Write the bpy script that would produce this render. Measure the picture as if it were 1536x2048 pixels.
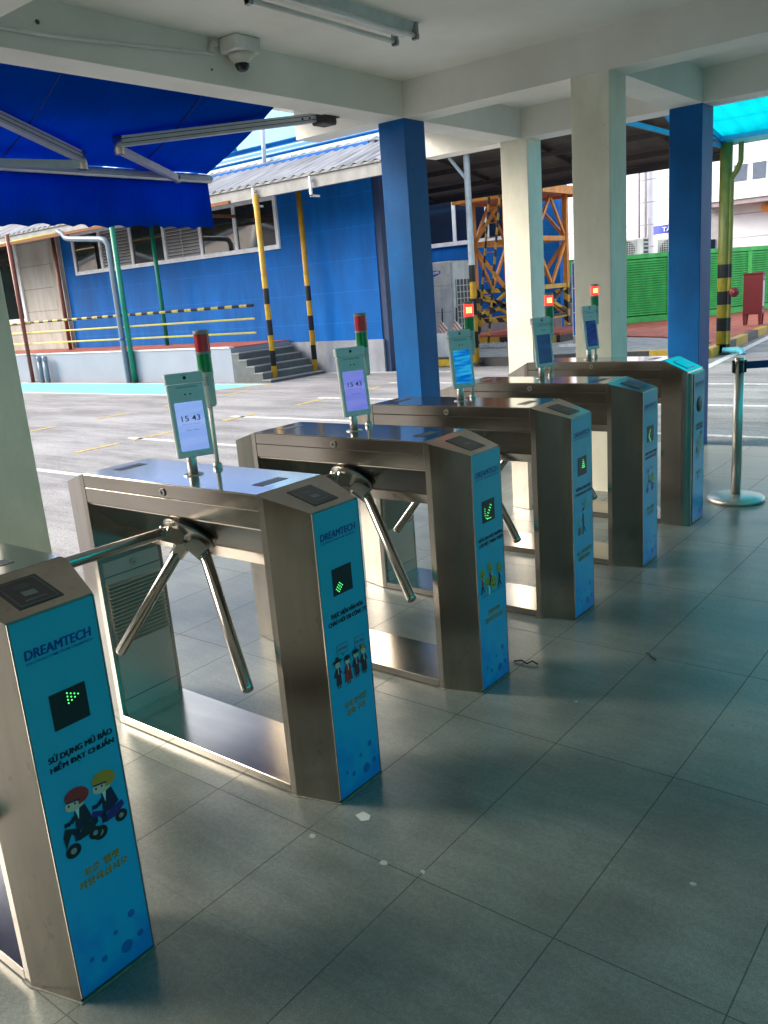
import bpy, math, random
from mathutils import Vector, Matrix, Euler
R = math.radians
random.seed(5)
S = bpy.context.scene
for o in list(bpy.data.objects): bpy.data.objects.remove(o)
COL = S.collection

# ------------------------------------------------------------------ camera
cam_d = bpy.data.cameras.new('camera'); cam = bpy.data.objects.new('camera', cam_d); COL.objects.link(cam)
cam.location = (1.61976, -0.71185, 1.51739)
cam.rotation_euler = (R(75.43288), R(4.42480), R(38.09178))
cam_d.sensor_fit = 'VERTICAL'; cam_d.sensor_height = 36.0; cam_d.lens = 1690.605 / 2048 * 36.0
cam_d.clip_start = 0.05; cam_d.clip_end = 1500
S.camera = cam
# ------------------------------------------------------------------ sky, sun, exposure
TO_SUN = Vector((-0.78, -0.40, 0.53)).normalized()
W = bpy.data.worlds.new('World'); S.world = W; W.use_nodes = True
nt = W.node_tree; bg = nt.nodes['Background']
sky = nt.nodes.new('ShaderNodeTexSky'); sky.sky_type = 'NISHITA'; sky.sun_disc = False
sky.sun_elevation = math.asin(TO_SUN.z); sky.sun_rotation = math.atan2(TO_SUN.x, TO_SUN.y)
sky.air_density = 1.2; sky.dust_density = 3.0; sky.ozone_density = 1.0
hs = nt.nodes.new('ShaderNodeHueSaturation'); hs.inputs['Saturation'].default_value = 0.55      # hazy, half overcast sky
nt.links.new(sky.outputs[0], hs.inputs['Color']); nt.links.new(hs.outputs[0], bg.inputs[0]); bg.inputs[1].default_value = 0.15
sl = bpy.data.lights.new('sun', 'SUN'); sl.energy = 0.78; sl.angle = R(22); sl.color = (1.0, 0.88, 0.72)
so = bpy.data.objects.new('sun', sl); COL.objects.link(so); so.rotation_euler = (-TO_SUN).to_track_quat('-Z', 'Y').to_euler()
S.view_settings.view_transform = 'Standard'; S.view_settings.look = 'None'; S.view_settings.gamma = 1
S.view_settings.exposure = 1.95
S.render.engine = 'CYCLES'
S.cycles.max_bounces = 10; S.cycles.diffuse_bounces = 5; S.cycles.glossy_bounces = 5; S.cycles.transmission_bounces = 4; S.cycles.transparent_max_bounces = 8
S.cycles.sample_clamp_indirect = 6

# ------------------------------------------------------------------ materials
MATS = {}
def mat(name, col, rough=0.6, metal=0.0, var=0.12, scale=6.0, bump=0.0, bscale=60.0, emit=None, estr=0.0, stretch=None, col2=None, spec=0.5, coat=0.0, rvar=0.0):
    if name in MATS: return MATS[name]
    m = bpy.data.materials.new(name); m.use_nodes = True; n = m.node_tree.nodes; l = m.node_tree.links
    b = n['Principled BSDF']; b.inputs['Roughness'].default_value = rough; b.inputs['Metallic'].default_value = metal
    b.inputs['Specular IOR Level'].default_value = spec; b.inputs['Coat Weight'].default_value = coat
    tc = n.new('ShaderNodeTexCoord'); mp = n.new('ShaderNodeMapping'); l.new(tc.outputs['Object'], mp.inputs[0])
    if stretch: mp.inputs['Scale'].default_value = stretch
    nz = n.new('ShaderNodeTexNoise'); nz.inputs['Scale'].default_value = scale; nz.inputs['Detail'].default_value = 6; l.new(mp.outputs[0], nz.inputs['Vector'])
    r = n.new('ShaderNodeValToRGB'); r.color_ramp.elements[0].position = 0.3; r.color_ramp.elements[1].position = 0.7
    c2 = col2 or tuple(min(1, c * (1 + var)) for c in col[:3]); c1 = tuple(c * (1 - var) for c in col[:3])
    r.color_ramp.elements[0].color = (*c1, 1); r.color_ramp.elements[1].color = (*c2, 1)
    l.new(nz.outputs[0], r.inputs[0]); l.new(r.outputs[0], b.inputs['Base Color'])
    if rvar:
        mr = n.new('ShaderNodeMapRange'); mr.inputs[3].default_value = max(0.02, rough - rvar); mr.inputs[4].default_value = rough + rvar
        l.new(nz.outputs[0], mr.inputs[0]); l.new(mr.outputs[0], b.inputs['Roughness'])
    if bump:
        nb = n.new('ShaderNodeTexNoise'); nb.inputs['Scale'].default_value = bscale; nb.inputs['Detail'].default_value = 4; l.new(mp.outputs[0], nb.inputs['Vector'])
        bp = n.new('ShaderNodeBump'); bp.inputs['Strength'].default_value = bump; bp.inputs['Distance'].default_value = 0.01
        l.new(nb.outputs[0], bp.inputs['Height']); l.new(bp.outputs[0], b.inputs['Normal'])
    if emit:
        b.inputs['Emission Color'].default_value = (*emit, 1); b.inputs['Emission Strength'].default_value = estr
    MATS[name] = m; return m

def stripes(name, ca, cb, period, axis=2, phase=0.0, lo=-1e9, hi=1e9, cout=None, slant=0.0, rough=0.5, coord='Object'):
    """two-colour painted bands along one object axis, optional range outside which a third colour is painted"""
    if name in MATS: return MATS[name]
    m = mat(name, ca, rough=rough); n = m.node_tree.nodes; l = m.node_tree.links; b = n['Principled BSDF']
    tc = n.new('ShaderNodeTexCoord'); sp = n.new('ShaderNodeSeparateXYZ'); l.new(tc.outputs[coord], sp.inputs[0])
    def mth(op, a, bb=None):
        q = n.new('ShaderNodeMath'); q.operation = op
        for i, v in enumerate((a, bb)):
            if v is None: continue
            if isinstance(v, (int, float)): q.inputs[i].default_value = v
            else: l.new(v, q.inputs[i])
        return q.outputs[0]
    base = sp.outputs[axis]
    if slant: base = mth('ADD', base, mth('MULTIPLY', sp.outputs[2 if axis != 2 else 0], slant))
    f = mth('FRACT', mth('DIVIDE', mth('ADD', base, phase + 1000 * period), period))
    s = mth('GREATER_THAN', f, 0.5)
    mx = n.new('ShaderNodeMixRGB'); l.new(s, mx.inputs[0]); mx.inputs[1].default_value = (*ca, 1); mx.inputs[2].default_value = (*cb, 1)
    out = mx.outputs[0]
    if cout:
        inr = mth('MULTIPLY', mth('GREATER_THAN', sp.outputs[axis], lo), mth('LESS_THAN', sp.outputs[axis], hi))
        m2 = n.new('ShaderNodeMixRGB'); l.new(inr, m2.inputs[0]); m2.inputs[1].default_value = (*cout, 1); l.new(out, m2.inputs[2]); out = m2.outputs[0]
    nz = n.new('ShaderNodeTexNoise'); nz.inputs['Scale'].default_value = 14
    m3 = n.new('ShaderNodeMixRGB'); m3.blend_type = 'MULTIPLY'; m3.inputs[0].default_value = 0.35
    l.new(out, m3.inputs[1]); l.new(nz.outputs[0], m3.inputs[2]); l.new(m3.outputs[0], b.inputs['Base Color'])
    return m

def lines_mat(name, col, spacing, axis=2, width=0.03, depth=0.6, rough=0.5, phase=0.0, dark=0.45, var=0.08, spec=.5):
    """painted panels with joint grooves every `spacing` metres"""
    if name in MATS: return MATS[name]
    m = mat(name, col, rough=rough, var=var, scale=1.5, rvar=0.08, spec=spec); n = m.node_tree.nodes; l = m.node_tree.links; b = n['Principled BSDF']
    tc = n.new('ShaderNodeTexCoord'); sp = n.new('ShaderNodeSeparateXYZ'); l.new(tc.outputs['Object'], sp.inputs[0])
    ad = n.new('ShaderNodeMath'); ad.operation = 'ADD'; ad.inputs[1].default_value = phase + 1000 * spacing; l.new(sp.outputs[axis], ad.inputs[0])
    md = n.new('ShaderNodeMath'); md.operation = 'MODULO'; md.inputs[1].default_value = spacing; l.new(ad.outputs[0], md.inputs[0])
    lt = n.new('ShaderNodeMath'); lt.operation = 'LESS_THAN'; lt.inputs[1].default_value = width; l.new(md.outputs[0], lt.inputs[0])
    src = b.inputs['Base Color'].links[0].from_socket
    mx = n.new('ShaderNodeMixRGB'); l.new(lt.outputs[0], mx.inputs[0]); l.new(src, mx.inputs[1]); mx.inputs[2].default_value = (*[c * dark for c in col], 1)
    l.new(mx.outputs[0], b.inputs['Base Color'])
    return m

def corr_mat(name, col, period, axis=0, strength=0.8, rough=0.4, metal=0.0, dist=0.03, var=0.15, scale=2.0):
    """corrugated sheet: sine relief across one axis"""
    if name in MATS: return MATS[name]
    m = mat(name, col, rough=rough, metal=metal, var=var, scale=scale); n = m.node_tree.nodes; l = m.node_tree.links; b = n['Principled BSDF']
    tc = n.new('ShaderNodeTexCoord'); sp = n.new('ShaderNodeSeparateXYZ'); l.new(tc.outputs['Object'], sp.inputs[0])
    mu = n.new('ShaderNodeMath'); mu.operation = 'MULTIPLY'; mu.inputs[1].default_value = 2 * math.pi / period; l.new(sp.outputs[axis], mu.inputs[0])
    si = n.new('ShaderNodeMath'); si.operation = 'SINE'; l.new(mu.outputs[0], si.inputs[0])
    bp = n.new('ShaderNodeBump'); bp.inputs['Strength'].default_value = strength; bp.inputs['Distance'].default_value = dist
    l.new(si.outputs[0], bp.inputs['Height']); l.new(bp.outputs[0], b.inputs['Normal'])
    return m

# stainless steel: brushed, with smudges
def steel(name, col=(0.40, 0.365, 0.315), rough=0.22, dirv=(3, 3, 0.15), smudge=0.08):
    m = mat(name, col, rough=rough, metal=1.0, var=0.05, scale=2.0, bump=0.0)
    n = m.node_tree.nodes; l = m.node_tree.links; b = n['Principled BSDF']
    tc = n.new('ShaderNodeTexCoord'); mp = n.new('ShaderNodeMapping'); mp.inputs['Scale'].default_value = dirv; l.new(tc.outputs['Object'], mp.inputs[0])
    g = n.new('ShaderNodeTexNoise'); g.inputs['Scale'].default_value = 130; g.inputs['Detail'].default_value = 3; l.new(mp.outputs[0], g.inputs['Vector'])
    sm = n.new('ShaderNodeTexNoise'); sm.inputs['Scale'].default_value = 5; sm.inputs['Detail'].default_value = 6; sm.inputs['Roughness'].default_value = 0.65; l.new(tc.outputs['Object'], sm.inputs['Vector'])
    a = n.new('ShaderNodeMath'); a.operation = 'MULTIPLY_ADD'; a.inputs[1].default_value = 0.07; a.inputs[2].default_value = rough - 0.08; l.new(g.outputs[0], a.inputs[0])
    c = n.new('ShaderNodeMath'); c.operation = 'MULTIPLY_ADD'; c.inputs[1].default_value = smudge; l.new(sm.outputs[0], c.inputs[0]); l.new(a.outputs[0], c.inputs[2])
    l.new(c.outputs[0], b.inputs['Roughness'])
    bp = n.new('ShaderNodeBump'); bp.inputs['Strength'].default_value = 0.02; bp.inputs['Distance'].default_value = 0.0004; l.new(g.outputs[0], bp.inputs['Height'])
    b2 = n.new('ShaderNodeBump'); b2.inputs['Strength'].default_value = 0.05; b2.inputs['Distance'].default_value = 0.01
    wv = n.new('ShaderNodeTexNoise'); wv.inputs['Scale'].default_value = 2.2; wv.inputs['Detail'].default_value = 1; l.new(tc.outputs['Object'], wv.inputs['Vector'])
    l.new(wv.outputs[0], b2.inputs['Height']); l.new(bp.outputs[0], b2.inputs['Normal']); l.new(b2.outputs[0], b.inputs['Normal'])
    return m

M = {}
M['steel'] = steel('brushed steel upright')
M['steelh'] = steel('brushed steel rail', dirv=(0.15, 3, 3), rough=0.20)
M['steeltop'] = steel('polished steel lid', col=(0.55, 0.55, 0.55), rough=0.14, dirv=(0.2, 3, 3), smudge=0.03)
M['chrome'] = steel('polished steel tube', col=(0.50, 0.47, 0.42), rough=0.19, dirv=(1, 1, 1), smudge=0.05)
M['satin'] = steel('satin steel tube', col=(0.58, 0.56, 0.51), rough=0.40, dirv=(1, 1, 1))
M['cast'] = mat('cast hub metal', (0.46, 0.44, 0.40), rough=0.32, metal=1.0, bump=0.1)
M['hubdark'] = mat('dark hub pocket', (0.03, 0.035, 0.035), rough=0.5)
M['black'] = mat('black plastic', (0.012, 0.014, 0.014), rough=0.35)
M['grout'] = mat('smeared sealant', (0.20, 0.195, 0.17), rough=0.7, var=.4, scale=30)
M['blackink'] = mat('dark navy print', (0.002, 0.003, 0.014), rough=0.4, var=0.05)
M['seam'] = mat('dark seam', (0.02, 0.02, 0.02), rough=0.7)
M['blueink'] = mat('logo blue print', (0.0, 0.045, 0.24), rough=0.4, var=0.05)
M['gold'] = mat('ochre print', (0.34, 0.20, 0.02), rough=0.45, var=0.05)
M['led'] = mat('green led', (0.05, 0.6, 0.1), emit=(0.10, 1.0, 0.20), estr=.55)
M['redon'] = mat('lit red lens', (0.6, 0.02, 0.02), rough=0.3, emit=(1.0, 0.05, 0.03), estr=.42)
M['redcore'] = mat('lit lamp core', (1, 0.6, 0.3), emit=(1.0, 0.42, 0.12), estr=1.6)
M['redoff'] = mat('red lens', (0.80, 0.05, 0.06), rough=0.2, coat=0.5)
M['greenoff'] = mat('green lens', (0.0, 0.26, 0.08), rough=0.2, coat=0.5)
M['ivory'] = mat('ivory plastic', (0.62, 0.60, 0.53), rough=0.4, var=0.04)
M['capgrey'] = mat('grey cap', (0.30, 0.30, 0.30), rough=0.5)
M['white'] = mat('white paint', (0.74, 0.74, 0.72), rough=0.55, var=0.05, scale=3)
M['termwhite'] = mat('terminal white plastic', (0.66, 0.70, 0.68), rough=0.35, var=0.03)
M['alu'] = mat('extruded aluminium', (0.50, 0.53, 0.56), rough=0.38, metal=0.6, var=0.08, scale=12)
M['darkiron'] = mat('dark iron bracket', (0.06, 0.05, 0.045), rough=0.6, metal=0.4)
M['ceil'] = mat('painted ceiling', (0.76, 0.755, 0.70), rough=0.8, var=0.07, scale=1.6, bump=0.14, bscale=30)
M['colwhite'] = mat('cream column paint', (0.78, 0.765, 0.64), rough=0.55, var=0.06, scale=3.5, bump=0.12, bscale=45)
M['colblue'] = mat('blue column paint', (0.0, 0.105, 0.34), spec=.2, rough=0.5, var=0.12, scale=4, bump=0.16, bscale=50)
M['yellow'] = mat('yellow paint', (0.58, 0.36, 0.02), rough=0.5, var=0.15, scale=9)
M['yellowpale'] = mat('pale yellow rail paint', (0.80, 0.62, 0.12), rough=0.45, var=0.1, scale=9)
M['brown'] = mat('brown red post paint', (0.20, 0.055, 0.035), rough=0.55, scale=8, var=0.2)
M['greenpost'] = mat('green post paint', (0.0, 0.20, 0.12), rough=0.45, scale=8, var=0.15)
M['pvc'] = mat('grey blue pvc pipe', (0.13, 0.175, 0.22), rough=0.4, scale=8)
M['awning'] = mat('blue awning canvas', (0.0, 0.05, 0.50), rough=0.75, var=0.05, scale=5, bump=0.15, bscale=9)
M['orange'] = mat('orange steel paint', (0.66, 0.24, 0.03), rough=0.5, var=0.15, scale=6)
M['glassdark'] = mat('dark window glass', (0.012, 0.016, 0.018), rough=0.04, var=0.02, spec=0.9, coat=0.6)
M['winframe'] = mat('white window frame', (0.72, 0.73, 0.74), rough=0.4)
M['plinth'] = mat('grey plinth render', (0.26, 0.275, 0.31), rough=0.8, var=0.08, scale=1.5, bump=0.08)
M['stair'] = mat('dark stair concrete', (0.10, 0.11, 0.11), rough=0.85, var=0.15)
M['redtile'] = mat('red terracotta paving', (0.36, 0.085, 0.05), rough=0.75, var=0.2, scale=4, bump=0.2)
M['paving'] = mat('grey concrete paving', (0.30, 0.31, 0.31), rough=0.85, var=0.12, scale=2, bump=0.15)
M['greenlouver'] = mat('bright green louver paint', (0.08, 0.52, 0.12), rough=0.6, var=0.08, spec=.3)
M['firered'] = mat('fire red paint', (0.17, 0.014, 0.016), rough=0.45, var=0.08)
M['rust'] = mat('rust', (0.20, 0.08, 0.03), rough=0.9, var=0.3, scale=20)
M['acwhite'] = mat('off white enamel', (0.55, 0.56, 0.55), rough=0.45, var=0.06, scale=3)
M['signblue'] = mat('sign blue', (0.01, 0.09, 0.42), rough=0.4, var=0.04)
M['leaf'] = mat('leaves', (0.03, 0.085, 0.02), rough=0.7, var=0.5, scale=2)
M['bark'] = mat('bark', (0.09, 0.065, 0.045), rough=0.9, bump=0.4)
M['rooftile'] = mat('purple brown roof tile', (0.16, 0.08, 0.085), rough=0.5, var=0.2, scale=9)
M['bluewall'] = lines_mat('blue siding', (0.0, 0.115, 0.42), 0.61, axis=2, width=0.012, phase=0.25, dark=1.5, rough=0.6, spec=.15)
M['beigewall'] = lines_mat('beige siding', (0.42, 0.405, 0.37), 0.62, axis=2, width=0.018, phase=0.12, dark=0.45, rough=0.6)
M['greyglass'] = mat('far window glass', (0.10, 0.12, 0.15), rough=0.15)
M['whitewall'] = lines_mat('white siding', (0.74, 0.75, 0.80), 0.80, axis=2, width=0.03, dark=0.45, rough=0.6)
M['skyblue'] = mat('sky blue wall paint', (0.22, 0.55, 0.74), rough=0.6, var=0.12, scale=1.2)
M['bluecorr'] = corr_mat('blue corrugated sheet', (0.01, 0.17, 0.52), 0.25, axis=2, dist=0.05)
M['galv'] = corr_mat('galvanised corrugated sheet', (0.42, 0.43, 0.46), 0.20, axis=0, rough=0.38, metal=0.55, strength=1.0, dist=0.05, var=0.3, scale=1.6)
M['darkroof'] = mat('brown roof underside', (0.085, 0.07, 0.06), rough=0.8, var=0.25, scale=1.2)
M['fascia'] = mat('pale fascia board', (0.27, 0.265, 0.255), rough=0.6, var=0.06)
M['warn'] = stripes('black and yellow hazard bands', (0.012, 0.014, 0.016), (0.72, 0.42, 0.03), 0.36, axis=0, slant=0.9)
M['railhaz'] = stripes('black and yellow rail bands', (0.02, 0.02, 0.03), (0.80, 0.60, 0.12), 0.42, axis=0)
M['posthaz'] = stripes('hazard post bands', (0.012, 0.014, 0.018), (0.70, 0.40, 0.02), 0.60, axis=2, phase=0.30, lo=-1, hi=2.02, cout=(0.62, 0.33, 0.02))
M['polehaz'] = stripes('white pole with hazard bands', (0.70, 0.40, 0.03), (0.012, 0.014, 0.018), 0.62, axis=2, phase=0.02, lo=-1, hi=1.84, cout=(0.62, 0.68, 0.70))
M['gposthaz'] = stripes('green yellow post bands', (0.008, 0.012, 0.016), (0.32, 0.26, 0.02), 0.46, axis=2, phase=0.08, lo=-1, hi=1.53, cout=(0.20, 0.21, 0.03))
M['kerbhaz'] = stripes('black and yellow kerb blocks', (0.05, 0.05, 0.05), (0.60, 0.38, 0.03), 2.2, axis=1)
M['ladhaz'] = stripes('hazard leg bands', (0.012, 0.014, 0.016), (0.66, 0.36, 0.03), 0.34, axis=2, slant=0.8)
M['tri'] = stripes('orange and white cloth bands', (0.60, 0.14, 0.05), (0.72, 0.70, 0.68), 0.10, axis=2, slant=1.2)
def awn():
    m = bpy.data.materials.new('blue awning canvas lit through'); m.use_nodes = True; n = m.node_tree.nodes; l = m.node_tree.links; n.remove(n['Principled BSDF'])
    tc = n.new('ShaderNodeTexCoord'); nz = n.new('ShaderNodeTexNoise'); nz.inputs['Scale'].default_value = 1.6; nz.inputs['Detail'].default_value = 6; l.new(tc.outputs['Object'], nz.inputs[0])
    r = n.new('ShaderNodeValToRGB'); r.color_ramp.elements[0].position = .3; r.color_ramp.elements[0].color = (0.0, .060, .40, 1); r.color_ramp.elements[1].position = .7; r.color_ramp.elements[1].color = (0.0, .090, .54, 1); l.new(nz.outputs[0], r.inputs[0])
    a = n.new('ShaderNodeBsdfTranslucent'); d = n.new('ShaderNodeBsdfDiffuse'); l.new(r.outputs[0], a.inputs[0]); l.new(r.outputs[0], d.inputs[0])
    w = n.new('ShaderNodeTexNoise'); w.inputs['Scale'].default_value = 5; w.inputs['Distortion'].default_value = 1.5; mp = n.new('ShaderNodeMapping'); mp.inputs['Scale'].default_value = (.4, 2.2, .5); l.new(tc.outputs['Object'], mp.inputs[0]); l.new(mp.outputs[0], w.inputs[0])
    bp = n.new('ShaderNodeBump'); bp.inputs['Strength'].default_value = .5; bp.inputs['Distance'].default_value = .02; l.new(w.outputs[0], bp.inputs['Height']); l.new(bp.outputs[0], d.inputs['Normal']); l.new(bp.outputs[0], a.inputs['Normal'])
    mx = n.new('ShaderNodeMixShader'); mx.inputs[0].default_value = .45; l.new(d.outputs[0], mx.inputs[1]); l.new(a.outputs[0], mx.inputs[2]); l.new(mx.outputs[0], n['Material Output'].inputs[0]); return m
M['awning'] = awn()
M['tube'] = mat('fluorescent tube glass', (0.72, 0.73, 0.70), rough=0.25)
M['turqframe'] = mat('turquoise frame paint', (0.01, 0.26, 0.50), rough=0.5)
M['tankwhite'] = mat('ribbed white tank', (0.60, 0.60, 0.62), rough=0.35, metal=0.3)
M['belt'] = mat('blue belt webbing', (0.01, 0.05, 0.20), rough=0.7, bump=0.2)

def grime(m, scale, stretch, lo, hi, p0=.35, p1=.65, tint=(1, 1, 1), detail=8, rot=0.0):
    """wear: multiply the base colour by a noise of its own scale"""
    n = m.node_tree.nodes; l = m.node_tree.links; b = n['Principled BSDF']; src = b.inputs['Base Color'].links[0].from_socket
    tc = n.new('ShaderNodeTexCoord'); mp = n.new('ShaderNodeMapping'); mp.inputs['Scale'].default_value = stretch; mp.inputs['Rotation'].default_value = (0, 0, rot); l.new(tc.outputs['Object'], mp.inputs[0])
    z = n.new('ShaderNodeTexNoise'); z.inputs['Scale'].default_value = scale; z.inputs['Detail'].default_value = detail; z.inputs['Roughness'].default_value = .62; l.new(mp.outputs[0], z.inputs[0])
    r = n.new('ShaderNodeValToRGB'); r.color_ramp.interpolation = 'EASE'; r.color_ramp.elements[0].position = p0; r.color_ramp.elements[1].position = p1
    r.color_ramp.elements[0].color = (lo * tint[0], lo * tint[1], lo * tint[2], 1); r.color_ramp.elements[1].color = (hi, hi, hi, 1); l.new(z.outputs[0], r.inputs[0])
    q = n.new('ShaderNodeMixRGB'); q.blend_type = 'MULTIPLY'; q.inputs[0].default_value = 1; l.new(src, q.inputs[1]); l.new(r.outputs[0], q.inputs[2]); l.new(q.outputs[0], b.inputs['Base Color'])
grime(M['bluewall'], 1.6, (1, 1, .22), .80, 1.06); grime(M['bluewall'], 9, (1, 1, .15), .90, 1.04)
grime(M['beigewall'], 2.2, (1, 1, .25), .80, 1.05, tint=(1, .97, .90))
grime(M['colblue'], 3.0, (1, 1, .35), .80, 1.05); grime(M['colblue'], 22, (1, 1, 1), .55, 1.0, p0=.27, p1=.33)
grime(M['colwhite'], 3.0, (1, 1, .35), .88, 1.03, tint=(1, .98, .93)); grime(M['colwhite'], 20, (1, 1, 1), .60, 1.0, p0=.26, p1=.31, tint=(1, .95, .85))
grime(M['ceil'], 1.1, (1, .6, 1), .95, 1.03, tint=(1, .99, .97)); grime(M['ceil'], 26, (1, 1, 1), .72, 1.0, p0=.24, p1=.30)
grime(M['steel'], 7, (1, 1, .12), .84, 1.06); grime(M['steelh'], 7, (.12, 1, 1), .86, 1.06); grime(M['steel'], 30, (1, 1, .8), .80, 1.0, p0=.30, p1=.40)
for k_ in ('plinth', 'white', 'orange', 'greenlouver', 'acwhite', 'fascia', 'redtile', 'paving'): grime(M[k_], 4, (1, 1, .5), .80, 1.05)
for k_ in ('posthaz', 'gposthaz', 'polehaz', 'kerbhaz', 'warn', 'ladhaz', 'railhaz'): grime(M[k_], 12, (1, 1, .4), .74, 1.05)

# turquoise translucent sheet; painted dark blotches imitate buildings dimming it from behind
def turq(name='turquoise translucent sheet', c0=(0.0, 0.26, 0.32), c1=(0.002, 0.54, 0.62), tr=.8):
    m = bpy.data.materials.new(name); m.use_nodes = True; n = m.node_tree.nodes; l = m.node_tree.links
    n.remove(n['Principled BSDF']); out = n['Material Output']
    tc = n.new('ShaderNodeTexCoord'); nz = n.new('ShaderNodeTexNoise'); nz.inputs['Scale'].default_value = 0.55; nz.inputs['Detail'].default_value = 5; l.new(tc.outputs['Object'], nz.inputs[0])
    r = n.new('ShaderNodeValToRGB'); r.color_ramp.elements[0].position = .43; r.color_ramp.elements[0].color = (*c0, 1); r.color_ramp.elements[1].position = .6; r.color_ramp.elements[1].color = (*c1, 1); l.new(nz.outputs[0], r.inputs[0])
    a = n.new('ShaderNodeBsdfTranslucent'); b = n.new('ShaderNodeBsdfTransparent'); d = n.new('ShaderNodeBsdfDiffuse')
    for q in (a, b, d): l.new(r.outputs[0], q.inputs[0])
    m1 = n.new('ShaderNodeMixShader'); m1.inputs[0].default_value = tr; l.new(a.outputs[0], m1.inputs[1]); l.new(b.outputs[0], m1.inputs[2])
    m2 = n.new('ShaderNodeMixShader'); m2.inputs[0].default_value = 0.12; l.new(m1.outputs[0], m2.inputs[1]); l.new(d.outputs[0], m2.inputs[2])
    l.new(m2.outputs[0], out.inputs[0]); return m
M['turq'] = turq(); M['turqside'] = turq('turquoise side sheet', (0.0, .34, .37), (.0, .60, .63), .7)

def floor_mat():
    m = bpy.data.materials.new('polished stone floor tiles'); m.use_nodes = True; n = m.node_tree.nodes; l = m.node_tree.links; b = n['Principled BSDF']
    tc = n.new('ShaderNodeTexCoord')
    br = n.new('ShaderNodeTexBrick'); br.offset = 0; br.inputs['Scale'].default_value = 1; br.inputs['Brick Width'].default_value = .4; br.inputs['Row Height'].default_value = .8
    br.inputs['Mortar Size'].default_value = .0020; br.inputs['Mortar Smooth'].default_value = .1; br.inputs['Bias'].default_value = 0
    br.inputs['Color1'].default_value = (.158, .175, .155, 1); br.inputs['Color2'].default_value = (.190, .206, .182, 1); br.inputs['Mortar'].default_value = (.088, .094, .085, 1)
    l.new(tc.outputs['Object'], br.inputs[0])
    sp = n.new('ShaderNodeTexNoise'); sp.inputs['Scale'].default_value = 260; sp.inputs['Detail'].default_value = 2; l.new(tc.outputs['Object'], sp.inputs[0])
    cl = n.new('ShaderNodeTexNoise'); cl.inputs['Scale'].default_value = 2.6; cl.inputs['Detail'].default_value = 5; cl.inputs['Roughness'].default_value = .5; l.new(tc.outputs['Object'], cl.inputs[0])
    def ramp(src, p0, v0, p1, v1):
        r = n.new('ShaderNodeMapRange'); r.inputs[1].default_value = p0; r.inputs[2].default_value = p1; r.inputs[3].default_value = v0; r.inputs[4].default_value = v1; l.new(src, r.inputs[0]); return r.outputs[0]
    def mul(x, y):
        q = n.new('ShaderNodeMixRGB'); q.blend_type = 'MULTIPLY'; q.inputs[0].default_value = 1; l.new(x, q.inputs[1]); l.new(y, q.inputs[2]); return q.outputs[0]
    b3 = n.new('ShaderNodeTexBrick'); b3.offset = 0; b3.inputs['Scale'].default_value = 1; b3.inputs['Brick Width'].default_value = .4; b3.inputs['Row Height'].default_value = .4; b3.inputs['Mortar Size'].default_value = .0013
    b3.inputs['Color1'].default_value = (1, 1, 1, 1); b3.inputs['Color2'].default_value = (.94, .94, .95, 1); b3.inputs['Mortar'].default_value = (.76, .76, .75, 1); l.new(tc.outputs['Object'], b3.inputs[0])
    cc = n.new('ShaderNodeTexNoise'); cc.inputs['Scale'].default_value = .9; cc.inputs['Detail'].default_value = 3; l.new(tc.outputs['Object'], cc.inputs[0])
    mpp = n.new('ShaderNodeMapping'); mpp.inputs['Scale'].default_value = (1, 5, 1); mpp.inputs['Rotation'].default_value = (0, 0, .5); l.new(tc.outputs['Object'], mpp.inputs[0])
    sw = n.new('ShaderNodeTexNoise'); sw.inputs['Scale'].default_value = 3; sw.inputs['Detail'].default_value = 8; sw.inputs['Roughness'].default_value = .7; l.new(mpp.outputs[0], sw.inputs[0])
    col = mul(br.outputs[0], b3.outputs[0]); col = mul(col, ramp(sp.outputs[0], .3, .74, .7, 1.26)); col = mul(col, ramp(cl.outputs[0], .3, .76, .7, 1.20)); col = mul(col, ramp(cc.outputs[0], .35, .88, .65, 1.12)); col = mul(col, ramp(sw.outputs[0], .35, .86, .65, 1.12))
    class _O: pass
    m2 = _O(); m2.outputs = [col]
    # small scuffs
    vo = n.new('ShaderNodeTexVoronoi'); vo.inputs['Scale'].default_value = 3.1; l.new(tc.outputs['Object'], vo.inputs[0])
    lt = n.new('ShaderNodeMath'); lt.operation = 'LESS_THAN'; lt.inputs[1].default_value = .022; l.new(vo.outputs['Distance'], lt.inputs[0])
    m3 = n.new('ShaderNodeMixRGB'); l.new(lt.outputs[0], m3.inputs[0]); l.new(m2.outputs[0], m3.inputs[1]); m3.inputs[2].default_value = (.05, .05, .045, 1)
    l.new(m3.outputs[0], b.inputs['Base Color'])
    rr = n.new('ShaderNodeMapRange'); rr.inputs[1].default_value = .3; rr.inputs[2].default_value = .7; rr.inputs[3].default_value = .285; rr.inputs[4].default_value = .36; l.new(cl.outputs[0], rr.inputs[0])
    ra = n.new('ShaderNodeMath'); ra.operation = 'MULTIPLY_ADD'; ra.inputs[1].default_value = .5; l.new(br.outputs['Fac'], ra.inputs[0]); l.new(rr.outputs[0], ra.inputs[2]); l.new(ra.outputs[0], b.inputs['Roughness'])
    b.inputs['Specular IOR Level'].default_value = .75
    inv = n.new('ShaderNodeMath'); inv.operation = 'SUBTRACT'; inv.inputs[0].default_value = 1; l.new(br.outputs['Fac'], inv.inputs[1])
    bp = n.new('ShaderNodeBump'); bp.inputs['Strength'].default_value = .5; bp.inputs['Distance'].default_value = .002; l.new(inv.outputs[0], bp.inputs['Height'])
    wn = n.new('ShaderNodeTexNoise'); wn.inputs['Scale'].default_value = 4; wn.inputs['Detail'].default_value = 2; l.new(tc.outputs['Object'], wn.inputs[0])
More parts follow.
